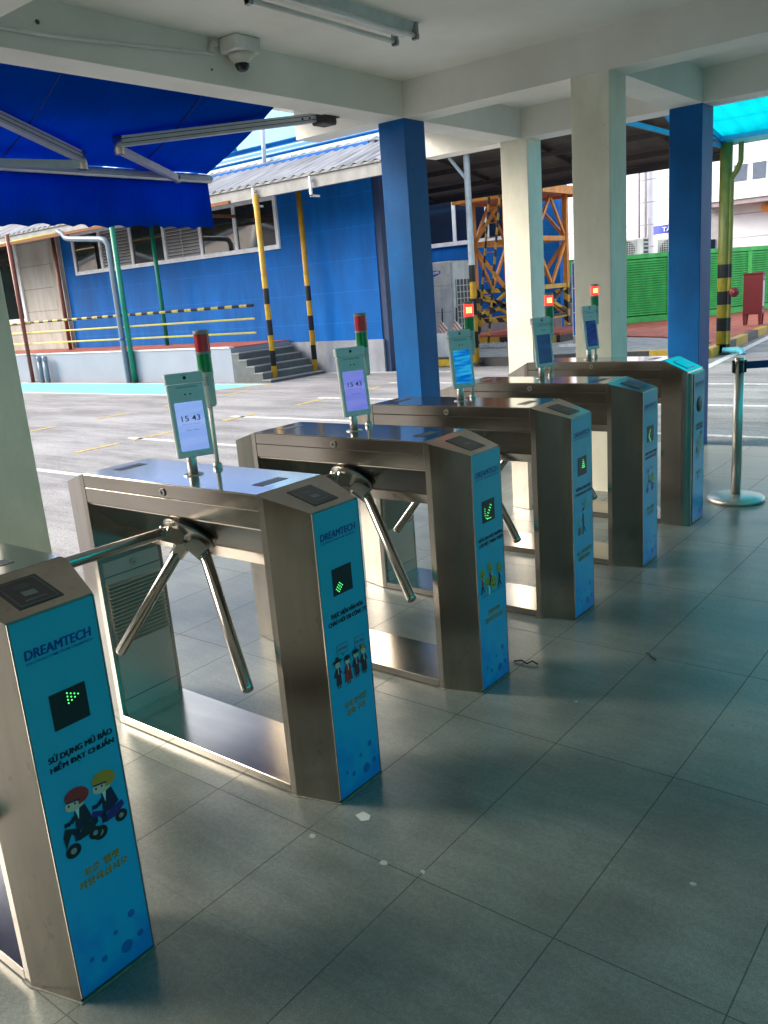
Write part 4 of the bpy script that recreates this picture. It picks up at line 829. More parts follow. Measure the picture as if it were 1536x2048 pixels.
for x, y, r_, lab in ((.035, .782, .016, 'thin white chip on the tiles left of the larger scrap'), (.33, 1.90, .013, 'small pale chip on the tiles in front of the smiley turnstile'), (.285, .797, .020, 'pair of pale flecks on the tiles below the second turnstile'), (.40, .825, .012, 'small white fleck on the tiles at a joint right of the larger scrap'), (1.008, 1.158, .012, 'tiny pale paper curl on the tiles at the right')):
    b = MB(); n_ = 7; b.add([(x + r_ * random.uniform(.4, 1) * math.cos(6.283 * k / n_), y + r_ * random.uniform(.3, .8) * math.sin(6.283 * k / n_), .0010) for k in range(n_)], [list(range(n_))])
    tag(b.build('paper_scrap', MATS['pale scrap']), lab, 'litter')

# ================================================================== BLUE WAREHOUSE, DOCK, WALKWAY ROOF (left and centre)
YW = 12.75
WH_ = empty('warehouse', (-16, YW, 0), 'long warehouse clad in bright blue siding with a grey base and a strip of windows', 'building')
def lb(mb, x0, x1, y0, y1, z0, z1, mi=0): mb.box(x0 + 16, x1 + 16, y0 - YW, y1 - YW, z0, z1, mi); return mb
lb(MB(), -19.86, -9.05, YW, 13.75, .62, 4.3).build('blue_wall', M['bluewall'], WH_)
lb(MB(), -34, -19.86, YW + .0, 20, .62, 5.2).build('beige_wall', M['beigewall'], WH_)
lb(MB(), -34, -9.02, YW - .03, 13.78, -.03, .62).build('plinth', M['plinth'], WH_)
lb(MB(), -20.36, -19.90, YW - .10, YW - .001, .62, 4.2).build('pilaster', mat('streaked beige pilaster', (.42, .38, .30), rough=.8, var=.45, scale=3, stretch=(3, 3, .4), col2=(.50, .47, .40)), WH_)
lb(MB(), -9.05, -8.90, YW + .02, 13.78, -.03, 4.3).build('recess_shade', mat('dark navy recess shade', (.01, .03, .09), rough=.6), WH_)  # shade of the recess at the wall end, painted as a dark navy strip
def window_strip(parent, x0, x1, z0, z1, muls, y=YW, name='window', louv=(), ox=16, oy=YW, fw=.09):
    b = MB()
    b.box(x0 + ox, x1 + ox, y - oy - .05, y - oy - .001, z0, z0 + fw); b.box(x0 + ox, x1 + ox, y - oy - .05, y - oy - .001, z1 - fw, z1)
    for x in [x0 + fw / 2] + list(muls) + [x1 - fw / 2]: b.box(x + ox - fw / 2, x + ox + fw / 2, y - oy - .05, y - oy - .001, z0 + fw, z1 - fw)
    w = b.build(name, M['winframe'], parent)
    xs = [x0 + fw / 2] + list(muls) + [x1 - fw / 2]
    for i, (p, q) in enumerate(zip(xs[:-1], xs[1:])):
        if i in louv:
            b = MB(); n = int((z1 - z0 - 2 * fw) / .075)
            for k in range(n): z = z0 + fw + .075 * k; b.prism([(y - oy - .045, z), (y - oy - .004, z + .045), (y - oy - .004, z + .058), (y - oy - .045, z + .014)], 0, p + ox + fw / 2, q + ox - fw / 2)
            b.box((p + q) / 2 + ox - .015, (p + q) / 2 + ox + .015, y - oy - .052, y - oy - .046, z0 + fw, z1 - fw)
            b.build('louver', mat('pale grey louver', (.42, .40, .40), rough=.6), w)
            b = MB(); b.box(p + ox, q + ox, y - oy - .003, y - oy - .0005, z0 + fw, z1 - fw); b.build('backing', M['hubdark'], w)
        else:
            b = MB(); b.box(p + ox + fw / 2 - .004, q + ox - fw / 2 + .004, y - oy - .02, y - oy - .012, z0 + fw - .004, z1 - fw + .004); b.build('pane', M['glassdark'], w)
    return w
window_strip(WH_, -19.28, -11.60, 2.58, 3.66, [-18.02, -16.72, -15.42, -14.10, -12.92], louv=(1, 3))
window_strip(WH_, -27.5, -22.1, 1.45, 3.9, [-24.8], louv=(), fw=.14)
b = MB(); b.box(-34 + 16, -9.6 + 16, 14.4 - YW, 14.6 - YW, 4.0, 5.06); b.build('upper_blue_cladding', M['bluecorr'], WH_)
b = MB(); b.box(-15.2 + 16, -10.6 + 16, 15.2 - YW, 15.4 - YW, 4.8, 7.0); b.build('upper_wall', M['skyblue'], WH_)
b = MB(); b.box(-36 + 16, -15.2 + 16, 15.2 - YW, 15.4 - YW, 4.8, 9.5); b.build('tall_blue_wall', M['bluecorr'], WH_)

# loading dock with stairs
DK = empty('loading_dock', (-16, 11.0, 0), 'raised grey loading dock with white edge and dark steps at its right end', 'loading dock')
def db(x0, x1, y0, y1, z0, z1): b = MB(); b.box(x0 + 16, x1 + 16, y0 - 11, y1 - 11, z0, z1); return b
db(-34, -11.60, 11.0, 12.715, -.03, .665).build('dock_wall', mat('pale grey dock render', (.26, .285, .335), rough=.8, var=.07, scale=1.3), DK)
db(-34, -11.63, 10.985, 11.12, .665, .69).build('dock_edge', M['white'], DK)
db(-34, -11.60, 11.12, 12.715, .666, .684).build('dock_top', M['redtile'], DK)
for k in range(5):
    x = -11.60 + k * .21; zt = .665 - .133 * (k)
    db(x, x + .215, 11.0, 12.60, -.03, zt - .12).build('stair', M['stair'], DK)
    db(x - .01, x + .23, 10.99, 12.60, zt - .125, zt - .10).build('stair_tread', mat('worn stair tread', (.20, .20, .20), rough=.8), DK)
# handrail
HR = empty('handrail', (-16, 10.99, 0), 'yellow three rail handrail with a black striped top rail along the dock edge', 'handrail')
for z, r_, m in ((1.47, .030, M['railhaz']), (1.22, .020, M['yellowpale']), (.95, .020, M['yellowpale'])):
    b = MB(); b.tube((-30 + 16, 0, z), (-10.80 + 16, 0, z), r_, 12); b.build('rail', m, HR)
    b.xf(Matrix.Translation((0, 0, 0)))
# posts carrying the walkway roof
def post(name, x, y, z0, z1, r_, m, label, cat, lean=0, group=None):
    T = empty(name, (x, y, z0), label, cat, group)
    b = MB(); b.tube((0, 0, 0), (0, lean, z1 - z0), r_, 18); p = b.build('shaft', m, T)
    b = MB(); b.box(-r_ * 1.7, r_ * 1.7, -r_ * 1.7, r_ * 1.7, 0, .012); b.build('foot_plate', M['darkiron'], T)
    return T
G = 'posts carrying the walkway roof'
post('roof_post', -10.74, 11.32, -.03, 3.50, .056, M['posthaz'], 'yellow post with black bands at the foot of the stairs, end of the handrail', 'post', group=G)
post('roof_post', -10.74, 12.52, -.03, 3.60, .056, M['posthaz'], 'yellow post with black bands against the blue wall right of the stairs', 'post', group=G)
post('roof_post', -14.86, 10.93, -.03, 3.62, .058, M['greenpost'], 'green post standing on the road beside the grey drainpipe', 'post', group=G)
post('roof_post', -15.36, 12.35, .68, 3.62, .050, M['greenpost'], 'green post standing on the dock in front of the window', 'post', group=G)
post('roof_post', -19.17, 10.90, -.03, 3.62, .050, M['brown'], 'brown red post standing on the road beside two short pipes', 'post', group=G)
post('roof_post', -19.14, 12.10, .68, 3.62, .050, M['brown'], 'brown red post standing on the dock beside the streaked pilaster', 'post', group=G)
b = MB(); b.path([(-16.95, 10.93, 3.46), (-16.8, 10.93, 3.40), (-16.7, 10.93, 3.30), (-16.55, 10.93, 3.26), (-15.35, 10.93, 3.14), (-15.18, 10.93, 3.10), (-15.10, 10.93, 2.98), (-15.10, 10.93, -.02)], .062, 16)
dp = empty('drainpipe', (0, 0, 0), 'grey blue drainpipe running down beside the green post', 'drainpipe'); b.build('pipe', M['pvc'], dp)
b = MB(); b.tube((-15.10, 10.93, .93), (-15.10, 10.93, .98), .069, 18); b.build('pipe_band', M['signblue'], dp)
for x, lab in ((-18.62, 'left one of two short capped grey pipes standing by the dock wall'), (-18.35, 'right one of two short capped grey pipes standing by the dock wall')):
    T = empty('vent_pipe', (x, 10.85, -.03), lab, 'pipe', 'two short pipes'); b = MB(); b.tube((0, 0, 0), (0, 0, .56), .055, 16); b.build('pipe', M['pvc'], T)
    b = MB(); b.lathe([(.066, .55), (.068, .62), (.055, .655), (0, .67)], (0, 0, 0), 18); b.build('cap', mat('dark grey pipe cap', (.16, .20, .26), rough=.4), T)

WR = empty('walkway_roof', (-16, 11.4, 3.45), 'lean-to walkway roof of grey corrugated sheet with a pale fascia', 'roof')
b = MB(); n = 16 * 26; p_ = []
for i in range(520 + 1):
    x = -27 + 19.35 * i / 520 + 16; h = .020 * math.sin(2 * math.pi * (x) / .24)
    for (y, z) in ((-.08, .235), (1.85, .99)): p_.append((x, y, z + h))
b.add(p_, [(2 * i, 2 * i + 1, 2 * i + 3, 2 * i + 2) for i in range(520)], 0, True); b.build('roof_sheet', mat('weathered galvanised sheet', (.20, .20, .215), rough=.5, metal=.15, var=.35, scale=2.2, stretch=(2.5, .35, 1), col2=(.34, .34, .36)), WR)
b = MB(); b.box(-27 + 16, -7.7 + 16, 1.83, 1.95, .97, 1.05); b.build('ridge_flashing', mat('pale blue flashing', (.42, .60, .72), rough=.5), WR)
b = MB()
for k in range(30): b.lathe([(.022, 0), (.014, .03), (0, .04)], (-26.5 + 16 + .63 * k, 1.70, .945), 8)
b.build('roof_screw', M['capgrey'], WR)
b = MB(); b.box(-27 + 16, -7.7 + 16, -.04, .04, -.01, .225); b.box(-27 + 16, -7.7 + 16, -.07, -.041, .20, .235); b.build('fascia', M['fascia'], WR)
for x in (-10.78, -9.30):
    b = MB(); b.box(x + 16 - .022, x + 16 + .022, -.11, -.075, -.16, .18); b.box(x + 16 - .022, x + 16 + .022, -.11, .12, -.165, -.13); b.box(x + 16 - .022, x + 16 + .022, -.075, -.041, .10, .14); b.build('gutter_bracket', M['white'], WR)
b = MB(); b.tube((-12.25 + 16, 1.75, .8), (-12.12 + 16, 1.70, 1.75), .045, 12); b.build('vent_mast', mat('pale mast paint', (.45, .52, .62), rough=.5), WR)
b = MB(); b.box(-27 + 16, -11.05 + 16, -.5, -.44, -.09, -.03); b.box(-12.9 + 16, -12.84 + 16, -.5, 1.3, -.11, -.05); b.build('gutter_rail', M['rust'], WR)
b = MB(); b.tube((-24 + 16, -.47, -.02), (-16.9 + 16, -.47, -.01), .020, 8); b.build('yellow_line_pipe', M['yellowpale'], WR)

# ================================================================== CENTRE: annex, AC cabinet, tower, barrier, sign
AN = empty('annex_building', (-11, 20.0, 0), 'blue annex with a band of dark windows in white frames behind the orange tower', 'building')
def ab(x0, x1, y0, y1, z0, z1): b = MB(); b.box(x0 + 11, x1 + 11, y0 - 20, y1 - 20, z0, z1); return b
ab(-22, -8.80, 20, 20.5, -.03, 5.6).build('wall', M['bluewall'], AN)
ab(-22, -8.78, 19.97, 20.0, -.03, .55).build('base_strip', M['plinth'], AN)
window_strip(AN, -17, -9.9, 2.62, 4.25, [-15.6, -14.2, -12.95, -11.95, -10.9], y=20, ox=11, oy=20, fw=.11)
ab(-22, -9.2, 19.85, 20.0, 4.28, 4.42).build('cornice', M['white'], AN)

DR = empty('link_roof', (-6, 14, 3.6), 'dark brown canopy roof seen from below behind the white columns', 'roof')
b = MB(); b.prism([(-.8, .48), (2.6, -.05), (2.6, .03), (-.8, .56)], 0, -5.0, 2.45); b.build('roof_sheet', corr_mat('brown roof underside ribs', (.10, .085, .07), .9, axis=0, rough=.8, dist=.06, var=.25), DR)
b = MB()
for y in (-.6, .5, 1.6, 2.5): b.bar((-5.0, y, .30 - (y + .8) * .156 + .06), (2.45, y, .30 - (y + .8) * .156 + .06), .06, .10)
for x in (-4.2, -2.2, -.2, 1.8): b.bar((x, -.78, .40), (x, 2.55, -.12), .05, .08)
b.build('purlin', M['darkiron'], DR)
b = MB(); b.bar((-5.0, 2.62, -.02), (2.45, 2.62, -.02), .06, .16); b.build('eave_gutter', mat('mauve grey gutter', (.16, .13, .16), rough=.6), DR)

T = post('roof_pole', -7.36, 13.5, .05, 3.85, .060, M['polehaz'], 'pale blue pole with black and yellow lower bands and a slanted brace', 'pole')
b = MB(); b.bar((0, 0, 3.35), (-.38, 0, 3.80), .05, .05); b.build('brace', mat('pale blue brace paint', (.42, .50, .54), rough=.5), T)

AC = empty('cooling_cabinet', (-9.2, 15.6, .05), 'big off-white cooling cabinet with an oval blue logo and a mesh side', 'cooling unit')
b = MB(); b.box(-1.6, 0, 0, .95, .10, 2.03, bev=.02); b.build('body', M['acwhite'], AC)
b = MB(); b.box(-1.6, .0, -.002, .94, 0, .10); b.build('base', M['plinth'], AC)
b = MB()
for z in (.92, 1.50): b.box(-1.58, -.02, -.003, -.0005, z, z + .012)
b.box(-.045, -.033, -.003, -.0005, .12, 2.0); b.box(-.82, -.808, -.003, -.0005, .12, .92)
b.box(-.48, -.20, -.003, -.0005, 1.22, 1.226); b.box(-.48, -.20, -.003, -.0005, 1.40, 1.406); b.box(-.48, -.474, -.003, -.0005, 1.22, 1.406); b.box(-.206, -.20, -.003, -.0005, 1.22, 1.406)
b.build('panel_joint', M['capgrey'], AC)
b = MB(); b.lathe([(1, 0), (0, .001)], (0, 0, 0), 40, (0, -1, 0)); b.v = [(-.52 + x * .21, -.004 + y, 1.78 + z * .062 + x * .030) for x, y, z in b.v]; lg = b.build('logo_oval', M['signblue'], AC)
b = MB(); add_text(b, 'SAMSUNG', (-.69, -.0075, 1.735), Vector((1, 0, .14)).normalized(), (0, 0, 1), .34, .06, .02); b.build('logo_letter', M['white'], lg)
b = MB(); b.box(.0005, .010, .10, .85, .20, 1.62); gr = b.build('coil', M['hubdark'], AC)
b = MB()
for k in range(6): b.box(.010, .020, .10 + k * .145, .125 + k * .145, .20, 1.62)
for k in range(11): b.box(.010, .020, .10, .85, .20 + k * .142, .218 + k * .142)
b.build('mesh_guard', M['acwhite'], gr)
# striped folded flags hanging in front of it
for i, (x, z, lab) in enumerate(((-8.62, .84, 'left one of the folded orange and white striped cloths hanging by the cooling cabinet'), (-8.27, .84, 'middle one of the folded orange and white striped cloths hanging by the cooling cabinet'), (-7.93, .90, 'right one of the folded orange and white striped cloths hanging by the cooling cabinet'))):
    T = empty('striped_flag', (x, 14.25, z), lab, 'flag', 'striped cloths hanging by the cooling cabinet')
    b = MB(); b.prism([(-.03, .02), (.12, -.16), (.02, -.30), (-.02, -.48), (-.07, -.46), (-.06, -.28), (-.09, -.14)], 1, -.02, .02); b.build('cloth', M['tri'], T)
    b = MB(); b.tube((0, 0, -.02), (.01, 0, .26), .016, 8); b.build('handle', M['black'], T)
BA = empty('barrier_block', (-8.25, 13.95, 0), 'white block with a yellow base at the roadside in front of the cooling cabinet', 'barrier')
b = MB(); b.box(-.75, .28, 0, .35, .12, .60, bev=.02); b.build('body', M['white'], BA)
b = MB(); b.box(-.80, .32, -.35, -.20, -.03, .12, bev=.015); b.build('yellow_base', M['yellow'], BA)
b = MB(); b.box(-.75, .28, -.20, .35, -.03, .12); b.build('footing', M['paving'], BA)

TO = empty('steel_tower', (-9.8, 17.5, .1), 'orange steel lattice tower with hazard banded legs and a platform on top', 'tower')
a_, d_ = 1.65, 1.55; leg = [(0, 0), (a_, 0), (a_, d_), (0, d_)]
for x, y in leg:
    b = MB(); b.box(x - .055, x + .055, y - .055, y + .055, 1.32, 3.35); lg = b.build('leg', M['orange'], TO)
    b = MB(); b.box(x - .058, x + .058, y - .058, y + .058, .28, 1.32); b.build('leg_hazard_wrap', M['ladhaz'], lg)
for i in range(4):
    p, q = leg[i], leg[(i + 1) % 4]
    for z in (2.35,): b = MB(); b.bar((*p, z), (*q, z), .06, .11); b.build('cross_beam', M['orange'], TO)
    for z in (1.25, .55): b = MB(); b.bar((*p, z), (*q, z), .06, .10); b.build('hazard_beam', M['warn'], TO)
    b = MB(); b.bar((*p, 2.35), ((p[0] + q[0]) / 2, (p[1] + q[1]) / 2, 3.3), .05, .07); b.bar((*q, 2.35), ((p[0] + q[0]) / 2, (p[1] + q[1]) / 2, 3.3), .05, .07)
    b.bar((*p, 2.30), ((p[0] + q[0]) / 2, (p[1] + q[1]) / 2, 1.3), .05, .08); b.bar((*q, 2.30), ((p[0] + q[0]) / 2, (p[1] + q[1]) / 2, 1.3), .05, .08); b.build('diagonal_brace', M['orange'], TO)
    b = MB(); b.bar((*p, 1.2), (*q, .6), .05, .08); b.bar((*q, 1.2), (*p, .6), .05, .08); b.build('hazard_brace', M['warn'], TO)
b = MB(); b.box(-.35, a_ + .35, -.25, d_ + .3, 3.36, 3.42); b.box(-.38, a_ + .38, -.29, -.25, 3.30, 3.48); b.box(a_ + .35, a_ + .39, -.29, d_ + .3, 3.30, 3.48); b.box(-.38, -.34, -.25, d_ + .3, 3.30, 3.48); b.box(-.34, a_ + .34, d_ + .30, d_ + .34, 3.30, 3.48); b.build('platform', M['orange'], TO)
b = MB()
for x, y in ((-.36, -.27), (a_ + .37, -.27), (a_ + .37, d_ + .3), (.85, -.27)): b.bar((x, y, 3.48), (x, y, 4.5), .06, .06)
b.bar((-.36, -.27, 4.5), (a_ + .37, -.27, 4.5), .05, .05); b.build('guard_rail', M['orange'], TO)
b = MB(); b.box(.15, .95, .1, .5, 3.44, 4.1); b.box(.08, .15, .06, .5, 3.44, 4.1, 1); b.box(.95, 1.02, .06, .5, 3.44, 4.1, 1); b.build('control_box', [M['capgrey'], M['orange']], TO)
lx = .85
b = MB()
for dx in (-.14, .14): b.bar((lx + dx - .25, -.75, .05), (lx + dx, -.32, 3.6), .025, .05)
ld = b.build('ladder', M['ladhaz'], TO)
for k in range(11): t = k / 11 + .04; b = MB(); b.bar((lx - .14 - .25 * (1 - t), -.75 + .43 * t, .05 + 3.55 * t), (lx + .14 - .25 * (1 - t), -.75 + .43 * t, .05 + 3.55 * t), .02, .02); b.build('rung', M['orange'], ld)
b = MB(); b.box(-.35, a_ + .7, -.25, d_ + .4, -.05, .16); b.build('base_block', stripes('yellow and black block bands', (.60, .36, .03), (.02, .02, .02), 1.5, axis=0), TO)
b = MB(); b.box(-.33, a_ + .68, -.23, d_ + .38, .16, .22); b.build('base_cap', M['redtile'], TO)

SG = empty('direction_sign', (-6.62, 16.2, .10), 'tall blue sign with white arrows on a grey foot behind the white column', 'sign')
b = MB(); b.box(0, .62, 0, .05, .20, 1.72); pl = b.build('board', M['signblue'], SG)
b = MB()
for z in (.20, .68, 1.18, 1.70): b.box(0, .62, -.004, -.001, z, z + .018)
b.box(0, .018, -.005, -.001, .20, 1.72)
b.prism([(.10, 1.36), (.22, 1.52), (.34, 1.36), (.26, 1.40), (.26, 1.26), (.18, 1.26), (.18, 1.40)], 1, -.005, -.001)
b.prism([(.06, .92), (.20, 1.06), (.20, .97), (.36, .97), (.36, .87), (.20, .87), (.20, .78)], 1, -.006, -.001); b.build('arrow', M['white'], pl)
b = MB(); b.box(0, .62, 0, .06, .0, .20); b.box(-.22, .84, -.18, .25, -.03, .05); b.build('foot', M['capgrey'], SG)
b = MB(); b.box(-.24, .86, -.20, -.181, -.03, .06); b.build('foot_edge', M['white'], SG)

# ================================================================== RIGHT: louvred fence, post, fire cabinet, white building
fpts = [(-11.6, 20.6), (-8.45, 23.0), (-7.35, 24.0), (-6.4, 25.6), (-5.7, 28.2), (-4.9, 31.5)]
FN = empty('louver_fence', (-8.3, 23, .12), 'bright green louvred metal fence on the red paving', 'fence')
for p, q in zip(fpts[:-1], fpts[1:]):
    L = math.hypot(q[0] - p[0], q[1] - p[1]); n = max(1, round(L / 1.3)); dx, dy = (q[0] - p[0]) / n, (q[1] - p[1]) / n
    for k in range(n):
        o = Vector((p[0] + dx * k + 8.3, p[1] + dy * k - 23, 0)); e = o + Vector((dx, dy, 0)); d = (e - o).normalized(); nr = Vector((d.y, -d.x, 0))
        b = MB(); b.bar(o + Vector((0, 0, .08)), e + Vector((0, 0, .08)), .06, .16); b.bar(o + Vector((0, 0, 1.82)), e + Vector((0, 0, 1.82)), .06, .12)
        for f in (.06, .94): c = o + (e - o) * f; b.bar(c, c + Vector((0, 0, 1.8)), .07, .06, up=d)
        pn = b.build('louver_panel', M['greenlouver'], FN); b = MB()
        for j in range(23):
            z = .20 + j * .067; b.v += [tuple(o + (e - o) * f + nr * w + Vector((0, 0, zz))) for f in (.09, .91) for w, zz in ((.030, z), (-.02, z + .050), (-.02, z + .060), (.030, z + .010))]
            i0 = len(b.v) - 8; b.f += [[i0, i0 + 1, i0 + 5, i0 + 4], [i0 + 1, i0 + 2, i0 + 6, i0 + 5], [i0 + 2, i0 + 3, i0 + 7, i0 + 6], [i0 + 3, i0, i0 + 4, i0 + 7]]; b.m += [0] * 4; b.sm += [False] * 4
        b.build('louver_slat', M['greenlouver'], pn)
        b = MB(); b.bar(o + (e - o) * .08 - nr * .035 + Vector((0, 0, .95)), o + (e - o) * .92 - nr * .035 + Vector((0, 0, .95)), .006, 1.62); b.build('gap_fill_sheet', mat('shaded green sheet', (.02, .16, .035), rough=.7), pn)  # sheet added to stop light through the slat gaps, gap shade in its green
    b = MB(); o = Vector((p[0] + 8.3, p[1] - 23, 0)); b.box(o.x - .06, o.x + .06, o.y - .06, o.y + .06, -.1, 1.92); b.build('fence_post', M['greenlouver'], FN)
FC = empty('fire_cabinet', (-4.30, 20.2, .13), 'dark red fire cabinet on short legs beside the striped kerb', 'fire cabinet')
b = MB(); b.box(0, .42, 0, .22, .24, 1.14, bev=.01); b.box(-.01, .43, -.01, .23, 1.14, 1.17); b.build('body', M['firered'], FC)
for x0, y0 in ((0, 0), (.34, 0), (0, .17), (.34, .17)):
    b = MB(); b.prism([(x0, .24), (x0 + .08, .24), (x0 + .06, 0), (x0 + .02, 0)], 1, y0, y0 + .05); b.build('leg', M['firered'], FC)
b = MB(); b.box(.4205, .424, .04, .18, .42, .98); gl = b.build('door_glass', M['acwhite'], FC)
b = MB(); add_text(b, 'TỦ CHỮA CHÁY', (.425, .03, 1.03), (0, 1, 0), (0, 0, 1), .16, .045, .015); add_text(b, 'PCCC', (.425, .06, .30), (0, 1, 0), (0, 0, 1), .10, .05, .015); b.build('lettering', M['white'], FC)
GP = post('canopy_post', -3.22, 15.2, .0, 3.52, .105, M['gposthaz'], 'thick yellow green post with black bands carrying the turquoise canopy', 'post')
b = MB(); b.path([(.10, .0, 2.95), (.19, .0, 3.08), (.24, .0, 3.20), (.24, 0, 3.5)], .045, 12); b.path([(.10, -.02, .02), (.10, -.02, 2.95)], .045, 12); b.build('rain_pipe', M['gposthaz'], GP)
b = MB(); b.path([(.05, -.12, .04), (.30, -.12, .05), (.38, -.14, .02), (.40, -.16, -.03)], .055, 12); b.build('drain_elbow', mat('turquoise pipe', (.10, .45, .52), rough=.4), GP)
AB = MB(); AB.lathe([(.02, -.03), (.03, 0), (.080, .015), (.085, .04), (.05, .065), (.02, .07), (.02, .085), (0, .086)], (-3.02, 15.12, 1.05), 24, (.5, -.85, 0)); tag(AB.build('alarm_bell', M['firered']), 'round red alarm bell fixed to the banded canopy post', 'alarm bell')

WB = empty('white_building', (-9, 32, 0), 'white panelled factory building with a projecting canopy behind the green fence', 'building')
def wb(x0, x1, y0, y1, z0, z1): b = MB(); b.box(x0 + 9, x1 + 9, y0 - 32, y1 - 32, z0, z1); return b
wb(-34, -2, 32, 46, -.03, 13).build('wall', M['whitewall'], WB)
wb(-2.05, -1.95, 31.95, 46, -.03, 13).build('corner_strip', M['signblue'], WB)
wb(-9.2, -1.9, 31.0, 31.999, 3.66, 4.22).build('canopy', M['white'], WB)
wb(-9.0, -2.1, 31.05, 31.98, 3.50, 3.659).build('canopy_soffit', mat('mauve soffit', (.30, .25, .26), rough=.7), WB)
for k in range(5): b = wb(-8.05 + k * .62, -7.62 + k * .62, 31.96, 31.998, 4.28, 4.86); b.build('window', M['greyglass'], WB)
for z in (.9, 1.7, 2.5, 3.3): pass
wb(-9.25, -8.5, 31.9, 31.998, .5, 3.4).build('shutter', mat('grey louvred shutter', (.30, .30, .32), rough=.6), WB)
wb(-9.10, -8.62, 31.86, 31.899, 1.5, 2.45).build('poster', screen_mat('pale poster print', (.25, .40, .65), (.65, .40, .35), .0, scale=3), WB)
wb(-7.0, -2.0, 31.6, 31.999, 3.20, 3.44).build('orange_beam', M['orange'], WB)
for x in (-11.45, -11.2): b = MB(); b.tube((x + 9, -.12, 1.6), (x + 9, -.12, 12), .05, 8); b.build('downpipe', mat('pale grey downpipe', (.46, .46, .50), rough=.5), WB)
b = MB(); b.prism([(-.6, 0), (5.2, 0), (5.2, 1.9)], 1, -1.2, -1.1); b.v = [(x + 3.0, y, z + 6.1) for x, y, z in b.v]; b.build('blue_gable', mat('pale blue gable', (.18, .33, .66), rough=.6), WB)

TK = empty('water_tank', (-8.05, 26.6, 1.0), 'ribbed white water tank with a blue band behind the green fence', 'water tank')
b = MB(); pr = [(.72, 0)]
for k in range(30): z = .02 + k * .066; pr += [(.735, z + .014), (.755, z + .033), (.735, z + .052)]
pr += [(.72, 2.0), (.60, 2.13), (.35, 2.26), (.16, 2.30), (.15, 2.36), (0, 2.37)]
b.lathe(pr, (0, 0, 0), 48); b.build('body', M['tankwhite'], TK)
b = MB(); b.lathe([(.765, 1.60), (.765, 1.84)], (0, 0, 0), 48); bd = b.build('band', mat('tank band blue', (.03, .05, .38), rough=.4), TK)
b = MB()
cx = 2.22 * 0
v, f, _ = text_geo('TÂN Á', .02)
b.add([(.772 * math.cos(R(-110) + a * .95), .772 * math.sin(R(-110) + a * .95), 1.645 + c * .165) for a, c in v], f); b.build('band_lettering', M['white'], bd)
b = MB()
for dx in (-.84, -.80): b.tube((dx, -.35, -1.0), (dx, -.35, 2.1), .015, 6)
b.build('ladder', M['capgrey'], TK)
b = MB(); b.box(-.8, .8, -.8, .8, -1.0, 0); b.build('stand', M['plinth'], TK)
def ac_unit(x, y, z, label):
    T = empty('condenser_unit', (x, y, z), label, 'condenser unit', 'outdoor condenser units above the fence')
    b = MB(); b.box(0, .85, 0, .40, 0, .62, bev=.015); b.build('body', M['acwhite'], T)
    b = MB(); b.lathe([(.25, 0), (.25, .006), (0, .008)], (.34, 0, .31), 28, (0, -1, 0)); fn = b.build('fan_opening', M['hubdark'], T)
    b = MB()
    for k in range(9): b.box(.06, .62, -.016, -.010, .06 + k * .062, .072 + k * .062)
    for k in range(9): b.box(.06 + k * .068, .072 + k * .068, -.018, -.012, .05, .58)
    b.build('fan_guard', M['acwhite'], fn)
    b = MB()
    for k in range(5): b.box(.851, .856, .04, .36, .08 + k * .11, .14 + k * .11)
    b.build('side_vent', M['hubdark'], T); b = MB(); b.box(.02, .10, .05, .35, -z, 0); b.box(.75, .83, .05, .35, -z, 0); b.build('stand_leg', M['capgrey'], T)
ac_unit(-9.25, 24.6, 1.86, 'condenser unit left of the water tank above the green fence')
ac_unit(-8.10, 24.9, 1.80, 'condenser unit partly hidden in front of the water tank')
ac_unit(-10.0, 21.9, .95, 'upper grey condenser unit seen through the orange tower')
ac_unit(-9.9, 21.6, .20, 'lower grey condenser unit seen through the orange tower')

# ================================================================== TURQUOISE CANOPY
TC = empty('translucent_canopy', (-3.3, 15.2, 3.6), 'turquoise translucent canopy on a blue steel frame beyond the right column', 'canopy')
b = MB(); N = 280; vs = []
for i in range(N + 1):
    x = 18.6 * i / N; h = .02 * math.sin(2 * math.pi * x / .26)
    for y, z in ((.1, .02), (-4.0, .75), (-8.1, 1.0)): vs.append((x, y, z + h))
b.add(vs, [q for i in range(N) for q in ((3 * i, 3 * i + 1, 3 * i + 4, 3 * i + 3), (3 * i + 1, 3 * i + 2, 3 * i + 5, 3 * i + 4))], 0, True); b.build('sheet', M['turq'], TC)
b = MB(); b.bar((-.05, .15, -.03), (18.6, .15, -.03), .14, .15); b.build('gutter', mat('pale grey gutter', (.45, .50, .50), rough=.5), TC)
for y, z in ((-.15, -.02), (-2.0, .33), (-4.0, .68), (-6.0, .80)):
    b = MB(); b.bar((0, y, z), (18.6, y, z), .05, .07); b.build('purlin', M['turqframe'], TC)
for x in (0, 3.6, 7.2, 10.8, 14.4, 18.0):
    b = MB(); b.bar((x, .1, -.05), (x, -4.0, .66), .07, .09); b.bar((x, -4.0, .66), (x, -8.1, .92), .07, .09); b.bar((x, .1, -.12), (x, -8.1, -.12), .05, .06); b.bar((x, -2.0, .30), (x, -2.0, -.12), .04, .04); b.bar((x, -4.0, .66), (x, -4.0, -.12), .04, .04); b.bar((x, -2.0, -.12), (x, -4.0, .62), .04, .04); b.bar((x, -.1, .0), (x, -2.0, -.12), .04, .04); b.build('truss', M['turqframe'], TC)
b = MB(); b.bar((1.55, .0, .0), (1.35, -1.6, .35), .03, .03); b.build('loose_strut', M['capgrey'], TC)
